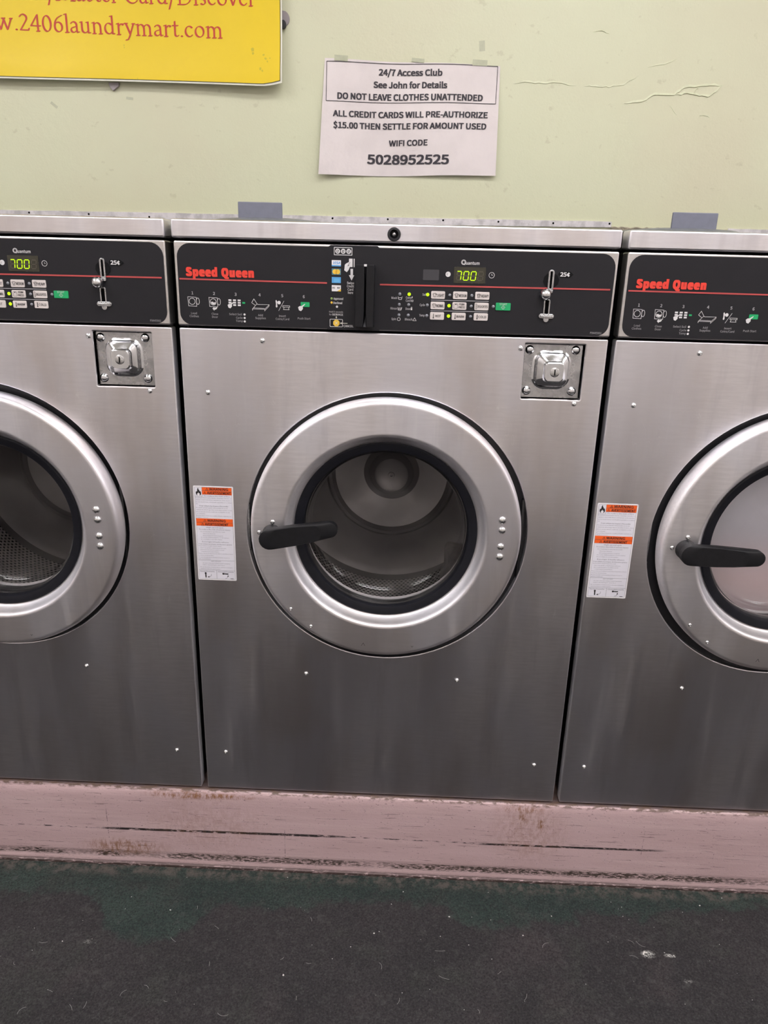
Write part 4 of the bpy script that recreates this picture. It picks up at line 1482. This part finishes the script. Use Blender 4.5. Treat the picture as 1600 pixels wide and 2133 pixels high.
st = struct('trim_1', strip_trim(-1.2, .782, 1.030, 1.0545, 1.0525, 1.0642, ''), M['strip'],
            'long galvanised strip with small holes along the wall above the washers', 'trim')
for (a, b) in ((-.481, 1.0533), (-.3494, 1.0533), (-.2165, 1.0506), (.1833, 1.0569), (.3028, 1.0577), (.4220, 1.0585), (.5407, 1.0584), (.6580, 1.0582), (.7777, 1.0598)):
    bm = bmesh.new(); plate(bm, circ(a, b, .0021, 12), WALL_Y - .0034, WALL_Y - .0029)
    obj('fixing_hole', bm, M['slot'], st)
struct('trim_2', strip_trim(1.030, 1.9, 1.040, 1.0560, 1.040, 1.0540, ''), M['strip'],
       'short galvanised strip at the right end above the washers', 'trim')
bm = bmesh.new()
rr = random.Random(5)
prev = None
for i in range(50):
    x = .782 + .25 * i / 49
    z = 1.0525 + rr.uniform(-.0012, .0012)
    ring = [bm.verts.new(p) for p in ((x, WALL_Y, z + .0015), (x, WALL_Y - .003 - rr.uniform(0, .002), z), (x, WALL_Y, z - .012))]
    if prev:
        for k in range(2):
            bm.faces.new((prev[k], prev[k + 1], ring[k + 1], ring[k]))
    prev = ring
bmesh.ops.recalc_face_normals(bm, faces=bm.faces)
struct('trim_3', bm, M['caulk'], 'rough bead of old caulk on the wall between the two metal strips', 'caulk', True)

# ---- paper notice (curled sheet)
PT = {'tl': (.1668, 1.3583), 'tr': (.5227, 1.3512), 'bl': (.1544, 1.1416), 'br': (.5270, 1.1468)}
PX0, PX1, PZ0, PZ1 = .1668, .5227, 1.1440, 1.3550


def paper_warp(x, z, off):
    """sheet coordinates -> wall position; corners taped, bottom edge lifting"""
    u_ = (x - PX0) / (PX1 - PX0)
    v_ = (z - PZ0) / (PZ1 - PZ0)
    X = x
    Z = z + .0012 * sin(u_ * 9.5 + 1) * (.4 + .6 * v_) - .0015 * sin(u_ * 5) * (1 - v_) * .6
    Y = WALL_Y - .0012 - .0075 * (1 - v_) ** 2 * (.55 + .45 * cos(u_ * 7.0 + .6)) - .0022 * (1 + sin(u_ * 11 + 2)) * (1 - abs(2 * v_ - 1)) \
        - .005 * max(0, .12 - u_) / .12 * (1 - v_) - .004 * max(0, u_ - .93) / .07 * (1 - v_)
    return X, Y + off, Z


def paper_corner(u_, v_):
    a = Vector(PT['bl']).lerp(Vector(PT['br']), u_)
    b = Vector(PT['tl']).lerp(Vector(PT['tr']), u_)
    return a.lerp(b, v_)


bm = bmesh.new()
NU, NV = 48, 28
grid = []
for j in range(NV + 1):
    row = []
    for i in range(NU + 1):
        u_, v_ = i / NU, j / NV
        p = paper_corner(u_, v_)
        wx, wy, wz = paper_warp(p.x, p.y, 0)
        row.append(bm.verts.new((wx, wy, wz)))
    grid.append(row)
for j in range(NV):
    for i in range(NU):
        bm.faces.new((grid[j][i], grid[j][i + 1], grid[j + 1][i + 1], grid[j + 1][i]))
r = bmesh.ops.extrude_face_region(bm, geom=list(bm.faces))
bmesh.ops.translate(bm, verts=[g for g in r['geom'] if isinstance(g, bmesh.types.BMVert)], vec=(0, .0003, 0))
bmesh.ops.recalc_face_normals(bm, faces=bm.faces)
notice = tag(empty('paper_notice', (.345, WALL_Y, 1.144)), 'white paper notice with printed house rules taped to the green wall', 'notice')


def wall_child(name, bm, m, par, smooth=False, mats=None):
    o = obj(name, bm, m, None, smooth, mats=mats)
    o.parent = par
    o.matrix_parent_inverse = Matrix.Translation(-Vector(par.location))
    return o


wall_child('sheet', bm, M['paper'], notice, True)
bm = bmesh.new()
PY = -.0009
for (s, a, b, z0, z1, h) in (('24/7 Access Club', .2777, .4059, 1.3363, 1.3360, .0108), ('See John for Details', .2674, .4168, 1.3137, 1.3137, .0106),
                             ('DO NOT LEAVE CLOTHES UNATTENDED', .1936, .4907, 1.2906, 1.2925, .0110), ('ALL CREDIT CARDS WILL PRE-AUTHORIZE', .1847, .5027, 1.2578, 1.2612, .0106),
                             ('$15.00 THEN SETTLE FOR AMOUNT USED', .1858, .5012, 1.2365, 1.2400, .0106), ('WIFI CODE', .3019, .3812, 1.2063, 1.2080, .0104),
                             ('5028952525', .2571, .4270, 1.1752, 1.1760, .0170)):
    def wp(x, z, y, a=a, b=b, z0=z0, z1=z1):
        return paper_warp(x, z + (z1 - z0) * (x - a) / (b - a), y)
    text_bm(bm, s, a, b, z0, h, PY, bold=.05, res=3, warp=wp)


def plate_line(bm, pts, w):
    fine = []
    for i in range(len(pts) - 1):
        n_ = max(1, int((Vector(pts[i + 1]) - Vector(pts[i])).length / .004))
        for k in range(n_):
            fine.append(Vector(pts[i]).lerp(Vector(pts[i + 1]), k / n_))
    fine.append(Vector(pts[-1]))
    prev = None
    for i, p in enumerate(fine):
        d = (fine[min(i + 1, len(fine) - 1)] - fine[max(i - 1, 0)]).normalized()
        nn = Vector((-d.y, d.x)) * w / 2
        q = [bm.verts.new(paper_warp(p.x + nn.x, p.y + nn.y, PY)), bm.verts.new(paper_warp(p.x - nn.x, p.y - nn.y, PY))]
        if prev:
            bm.faces.new((prev[0], prev[1], q[1], q[0]))
        prev = q


for a, b in (((.1707, 1.3524), (.5178, 1.3508)), ((.5178, 1.3508), (.5180, 1.2825)), ((.5180, 1.2825), (.1698, 1.2805)), ((.1698, 1.2805), (.1707, 1.3524))):
    plate_line(bm, [a, b], .0011)
bm.normal_update()
for f in bm.faces:
    if f.normal.y > 0:
        f.normal_flip()
wall_child('printed_text', bm, M['paper_ink'], notice)


def tape(par, x0, x1, z0, z1, rot, name='tape', y=WALL_Y - .0022):
    bm = bmesh.new()
    box(bm, x0, x1, y - .0003, y, z0, z1)
    if rot:
        bmesh.ops.rotate(bm, verts=bm.verts, cent=((x0 + x1) / 2, y, (z0 + z1) / 2), matrix=Matrix.Rotation(radians(rot), 3, 'Y'))
    if par:
        return wall_child(name, bm, M['tape'], par)
    return bm


tape(notice, .1864, .2138, 1.3545, 1.3645, 3)
tape(notice, .3433, .3689, 1.3545, 1.3615, 4)
tape(notice, .4667, .4963, 1.3505, 1.3610, 2)

for (args, lb) in (((-.4095, -.3935, 1.2610, 1.2665, 38), 'small scrap of old tape on the wall, below the banner, nearer the left edge'),
                   ((-.2480, -.2335, 1.2765, 1.2815, 6), 'small scrap of old tape on the wall just under the grey clip'),
                   ((.4780, .4895, 1.3765, 1.3950, -6), 'narrow upright scrap of old tape above the paper notice')):
    bm = tape(None, *args, y=WALL_Y - .0001)
    tag(obj('tape_scrap', bm, M['tape'], None), lb, 'tape', 'scraps of tape on the wall')

# ---- yellow banner
BX0, BX1 = -.95, .0836
BZ1 = 1.78


def bz(x):           # lower edge of the banner, curling up at its right corner
    base = 1.3085 - .0060 * max(0, (x + .51) / .55) - .0012 * sin(x * 9)
    return base + (.0070 * max(0, (x - .045) / .039) ** 1.5)


def banner_y(x, z):
    lift = .010 + .008 * math.exp(-((z - 1.31) / .05) ** 2) + .004 * sin(x * 8)
    return WALL_Y - .004 - lift * (.5 + .5 * min(1, max(0, (x + .9) / .9)))


banner = tag(empty('banner', (-.43, WALL_Y, 1.31)), 'yellow vinyl banner with red serif lettering hanging high on the wall at the left', 'banner')


def banner_sheet(inset, yo, th):
    bm = bmesh.new()
    NU, NV = 60, 16
    g = []
    for j in range(NV + 1):
        row = []
        for i in range(NU + 1):
            x = BX0 + (BX1 - inset - BX0) * i / NU
            z0 = bz(x + inset) + inset * 1.0
            z = z0 + (BZ1 - inset - z0) * (j / NV) ** 1.3
            xo = .0016 * max(0, 1 - (z - 1.31) / .15) * (i / NU) ** 8 * -1
            row.append(bm.verts.new((x + xo, banner_y(x, z) + yo, z)))
        g.append(row)
    for j in range(NV):
        for i in range(NU):
            bm.faces.new((g[j][i], g[j][i + 1], g[j + 1][i + 1], g[j + 1][i]))
    if th:
        r = bmesh.ops.extrude_face_region(bm, geom=list(bm.faces))
        bmesh.ops.translate(bm, verts=[q for q in r['geom'] if isinstance(q, bmesh.types.BMVert)], vec=(0, th, 0))
        bmesh.ops.recalc_face_normals(bm, faces=bm.faces)
    return bm


wall_child('vinyl_sheet', banner_sheet(0, 0, .0008), M['vinyl_white'], banner, True)
wall_child('dark_border', banner_sheet(.0030, -.0003, 0), M['banner_line'], banner, True)
wall_child('yellow_field', banner_sheet(.0042, -.0006, 0), M['yellow'], banner, True)

# serif lettering drawn with a broad nib
NIB = (.092, .036, radians(28))    # half length, half width, angle in units of x-height


def nib_pts(n=10):
    a, b, t_ = NIB
    return [(a * cos(q) * cos(t_) - b * sin(q) * sin(t_), a * cos(q) * sin(t_) + b * sin(q) * cos(t_)) for q in [2 * pi * i / n for i in range(n)]]


def hull(pts):
    pts = sorted(set((round(a, 6), round(b, 6)) for a, b in pts))

    def half(ps):
        h = []
        for p in ps:
            while len(h) > 1 and (h[-1][0] - h[-2][0]) * (p[1] - h[-2][1]) - (h[-1][1] - h[-2][1]) * (p[0] - h[-2][0]) <= 0:
                h.pop()
            h.append(p)
        return h
    lo, up = half(pts), half(pts[::-1])
    return lo[:-1] + up[:-1]


def arc(cx, cy, rx, ry, a0, a1, n=10):
    return [(cx + rx * cos(radians(a0 + (a1 - a0) * i / n)), cy + ry * sin(radians(a0 + (a1 - a0) * i / n))) for i in range(n + 1)]


def srf(x, y, w=.13):
    return [(x - w, y), (x + w, y)]


H = 1.62
G = {  # glyph: (advance, strokes) in x-height units, baseline 0
    'w': (1.62, [[(.12, 1), (.45, .02)], [(.45, .02), (.80, 1)], [(.72, 1), (1.05, .02)], [(1.05, .02), (1.42, 1)], srf(.12, 1), srf(.74, 1), srf(1.42, 1, .11)]),
    '.': (.42, [[(.20, .06), (.22, .06)], [(.17, .09), (.25, .03)]]),
    '2': (.98, [arc(.44, 1.10, .30, .32, 160, -30, 12) + [(.62, .80), (.14, .06)], [(.14, .05), (.84, .05), (.88, .20)]]),
    '4': (1.02, [[(.70, 0), (.70, 1.42), (.10, .46), (.92, .46)], srf(.70, 0, .12)]),
    '0': (1.0, [arc(.48, .70, .34, .68, 0, 360, 22)]),
    '6': (.98, [arc(.48, .45, .32, .42, 0, 360, 18), [(.80, 1.45)] + arc(.82, .50, .66, .90, 110, 180, 8)]),
    'l': (.50, [[(.24, 1.60), (.24, 0)], srf(.24, 0, .14), [(.08, 1.56), (.24, 1.60)]]),
    'a': (.86, [arc(.34, .68, .25, .28, 150, 0, 8) + [(.60, .15), (.66, .03), (.78, .08)], [(.60, .58), (.30, .48)] + arc(.30, .25, .20, .22, 110, 300, 10) + [(.60, .22)]]),
    'u': (1.04, [[(.20, .98), (.20, .35)] + arc(.44, .32, .24, .28, 190, 320, 8) + [(.74, .25)], [(.74, .98), (.74, .05), (.90, .05)], [(.06, .95), (.20, .98)], [(.60, .95), (.74, .98)]]),
    'n': (1.08, [[(.22, .98), (.22, 0)], [(.22, .75)] + arc(.50, .62, .27, .34, 140, 0, 8) + [(.77, 0)], srf(.22, 0), srf(.77, 0), [(.07, .93), (.22, .98)]]),
    'd': (1.06, [[(.74, 1.60), (.74, .06), (.90, .05)], [(.74, .80)] + arc(.42, .50, .33, .46, 55, 325, 16) + [(.74, .20)], [(.58, 1.56), (.74, 1.60)]]),
    'r': (.74, [[(.22, .98), (.22, 0)], [(.22, .70), (.42, .94), (.58, .94), (.62, .84)], srf(.22, 0), [(.07, .93), (.22, .98)]]),
    'y': (.96, [[(.14, 1), (.48, .10)], [(.80, 1), (.42, -.12), (.26, -.42), (.10, -.44)], srf(.14, 1), srf(.80, 1, .11)]),
    'm': (1.60, [[(.22, .98), (.22, 0)], [(.22, .75)] + arc(.49, .62, .26, .34, 140, 0, 8) + [(.75, 0)], [(.75, .75)] + arc(1.02, .62, .26, .34, 140, 0, 8) + [(1.28, 0)],
                  srf(.22, 0), srf(.75, 0), srf(1.28, 0), [(.07, .93), (.22, .98)]]),
    't': (.66, [[(.28, 1.32), (.28, .20)] + arc(.44, .20, .16, .16, 180, 300, 5) + [(.58, .12)], [(.08, .97), (.54, .97)]]),
    'c': (.88, [arc(.46, .50, .34, .45, 45, 315, 16)]),
    'o': (1.02, [arc(.48, .50, .36, .46, 0, 360, 20)]),
    'V': (1.30, [[(.12, 1.5), (.62, .02)], [(.62, .02), (1.12, 1.5)], srf(.12, 1.5), srf(1.12, 1.5)]),
    'i': (.50, [[(.24, .98), (.24, 0)], srf(.24, 0, .14), [(.09, .93), (.24, .98)], [(.22, 1.34), (.26, 1.34)]]),
    's': (.74, [arc(.36, .73, .20, .22, 50, 230, 8) + arc(.36, .26, .22, .22, 60, -140, 10)]),
    '/': (.72, [[(.02, -.42), (.62, 1.62)]]),
    'M': (1.80, [[(.28, 1.5), (.18, 0)], [(.30, 1.5), (.86, .05)], [(.86, .05), (1.42, 1.5)], [(1.42, 1.5), (1.52, 0)], srf(.18, 0, .16), srf(1.52, 0, .18)]),
    'e': (.88, [[(.14, .55), (.74, .58)] + arc(.46, .50, .33, .45, 15, 320, 16)]),
    'C': (1.36, [arc(.74, .75, .60, .76, 45, 315, 18), [(1.17, 1.25), (1.18, 1.02)]]),
    'D': (1.48, [[(.28, 1.5), (.28, 0)], [(.10, 0), (.60, 0)] + arc(.62, .75, .68, .75, -85, 85, 14) + [(.10, 1.5)]]),
    'v': (.92, [[(.10, 1), (.44, .03)], [(.44, .03), (.78, 1)], srf(.10, 1), srf(.78, 1, .11)]),
    ' ': (.40, []),
}
NP = nib_pts()


def serif_text(bm, s, x0, x1, zb0, zb1, xh, yo):
    tot = sum(G[c][0] for c in s)
    kx = (x1 - x0) / tot
    cur = 0
    nseg = 0
    for c in s:
        adv, strokes = G[c]
        for st_ in strokes:
            for p, q in zip(st_, st_[1:]):
                pts = [(p[0] + a, p[1] + b) for a, b in NP] + [(q[0] + a, q[1] + b) for a, b in NP]
                vs = []
                for a, b in hull(pts):
                    x = x0 + (cur + a) * kx
                    z = zb0 + (zb1 - zb0) * (x - x0) / (x1 - x0) + b * xh
                    vs.append(bm.verts.new((x, banner_y(x, z) + yo - (nseg % 12) * 1e-5, z)))
                nseg += 1
                f = bm.faces.new(vs)
                f.normal_update()
                if f.normal.y > 0:
                    f.normal_flip()
        cur += adv


bm = bmesh.new()
serif_text(bm, 'www.2406laundrymart.com', -.5726, -.0348, 1.3962, 1.3870, .0200, -.0012)
serif_text(bm, 'Visa/Master Card/Discover', -.4620, .0330, 1.4490, 1.4425, .0200, -.0012)
wall_child('red_lettering', bm, M['banner_ink'], banner)
bm = bmesh.new()
rr = random.Random(11)
for (a, b, r_) in ((.0225, 1.367, .004), (.0235, 1.361, .003), (.045, 1.358, .0022), (.049, 1.351, .0028), (.053, 1.346, .0020), (.0385, 1.333, .003), (.0425, 1.329, .002), (.058, 1.352, .0016),
                   (-.240, 1.372, .0016), (-.2395, 1.368, .0012), (-.215, 1.312, .001)):
    m_ = 9
    pts = [(a + r_ * rr.uniform(.5, 1.1) * cos(2 * pi * i / m_), b + r_ * rr.uniform(.6, 1.3) * sin(2 * pi * i / m_)) for i in range(m_)]
    f = bm.faces.new([bm.verts.new((x, banner_y(x, z) - .0010, z)) for x, z in pts])
    f.normal_update()
    if f.normal.y > 0:
        f.normal_flip()
wall_child('smudge', bm, M['smudge'], banner)

# clips that hold the banner
bm = bmesh.new()
plate(bm, [(-.2810, 1.3060), (-.2790, 1.2985), (-.2725, 1.2915), (-.2600, 1.3000), (-.2585, 1.3070)], WALL_Y - .0060, WALL_Y - .0005, bev=.0006)
tag(obj('wall_hook', bm, M['hook'], None), 'grey adhesive hook peeking out under the lower edge of the banner', 'hook')
hk = tag(empty('wall_hook', (.085, WALL_Y, 1.41)), 'grey and black adhesive hook peeking out at the right edge of the banner', 'hook')
bm = bmesh.new()
plate(bm, [(.0700, 1.4420)] + arc(.0800, 1.4260, .0160, .0150, 60, -50, 8) + [(.0800, 1.4120), (.0700, 1.4120)], WALL_Y - .0030, WALL_Y - .0002, bev=.0006)
wall_child('hook_plate', bm, M['hook'], hk, True)
bm = bmesh.new()
plate(bm, circ(.0835, 1.4150, .0062, 16, .0080), WALL_Y - .0080, WALL_Y - .0031, bev=.0010)
wall_child('hook_tongue', bm, M['black_seal'], hk, True)

# ================================================================== LINT AND CRUMBS ON THE CARPET
rr = random.Random(21)
bm = bmesh.new()
fixed = [(0.1543, -.0230), (-.0504, -.1112), (.3392, -.1361), (.4683, -.0971), (.3821, -.0449), (-.2189, -.1864), (.330, -.140), (.545, -.1), (.6, -.13), (.95, -.045),
         (.36, -.075), (.66, -.085), (.26, -.195), (.18, -.23), (.45, -.14), (1.0, -.025), (.29, -.17), (.5, -.155)]
for i in range(150):
    if i < len(fixed):
        x, y = fixed[i]; s = rr.uniform(.0009, .0018)
    else:
        x, y = rr.uniform(-.5, 1.2), rr.uniform(-.42, -.03); s = rr.uniform(.0003, .0009)
    m_ = 6
    a0 = rr.uniform(0, 6)
    pts = [(x + s * rr.uniform(.6, 1.2) * cos(a0 + 2 * pi * k / m_), y + s * rr.uniform(.5, 1.2) * sin(a0 + 2 * pi * k / m_)) for k in range(m_)]
    z = FLOOR_Z
    top = bm.verts.new((x, y, z + s * .8))
    ring = [bm.verts.new((a, b, z + .0001)) for a, b in pts]
    for k in range(m_):
        bm.faces.new((ring[k], ring[(k + 1) % m_], top))
for k in range(16):
    x, y = (.817 if k < 10 else .855) + rr.uniform(-.009, .009), -.156 + rr.uniform(-.006, .006)
    s = rr.uniform(.0008, .002)
    top = bm.verts.new((x, y, FLOOR_Z + s * .6))
    ring = [bm.verts.new((x + s * cos(a * 1.26), y + s * .7 * sin(a * 1.26), FLOOR_Z + .0001)) for a in range(5)]
    for q in range(5):
        bm.faces.new((ring[q], ring[(q + 1) % 5], top))
for i in range(46):      # hairs
    x, y, a = rr.uniform(-.45, 1.1), rr.uniform(-.42, -.10), rr.uniform(0, 6.28)
    L_, cv = rr.uniform(.006, .020), rr.uniform(-1.8, 1.8)
    prev = None
    for k in range(9):
        nx, ny = -sin(a) * .00013, cos(a) * .00013
        q = [bm.verts.new((x + nx, y + ny, FLOOR_Z + .0006)), bm.verts.new((x - nx, y - ny, FLOOR_Z + .0006))]
        if prev:
            bm.faces.new((prev[0], q[0], q[1], prev[1]))
        prev = q
        x += cos(a) * L_ / 8; y += sin(a) * L_ / 8; a += cv / 8
bmesh.ops.recalc_face_normals(bm, faces=bm.faces)
tag(obj('lint', bm, M['lint'], None), 'white lint, crumbs and hairs scattered on the dark carpet', 'lint', kind='stuff')
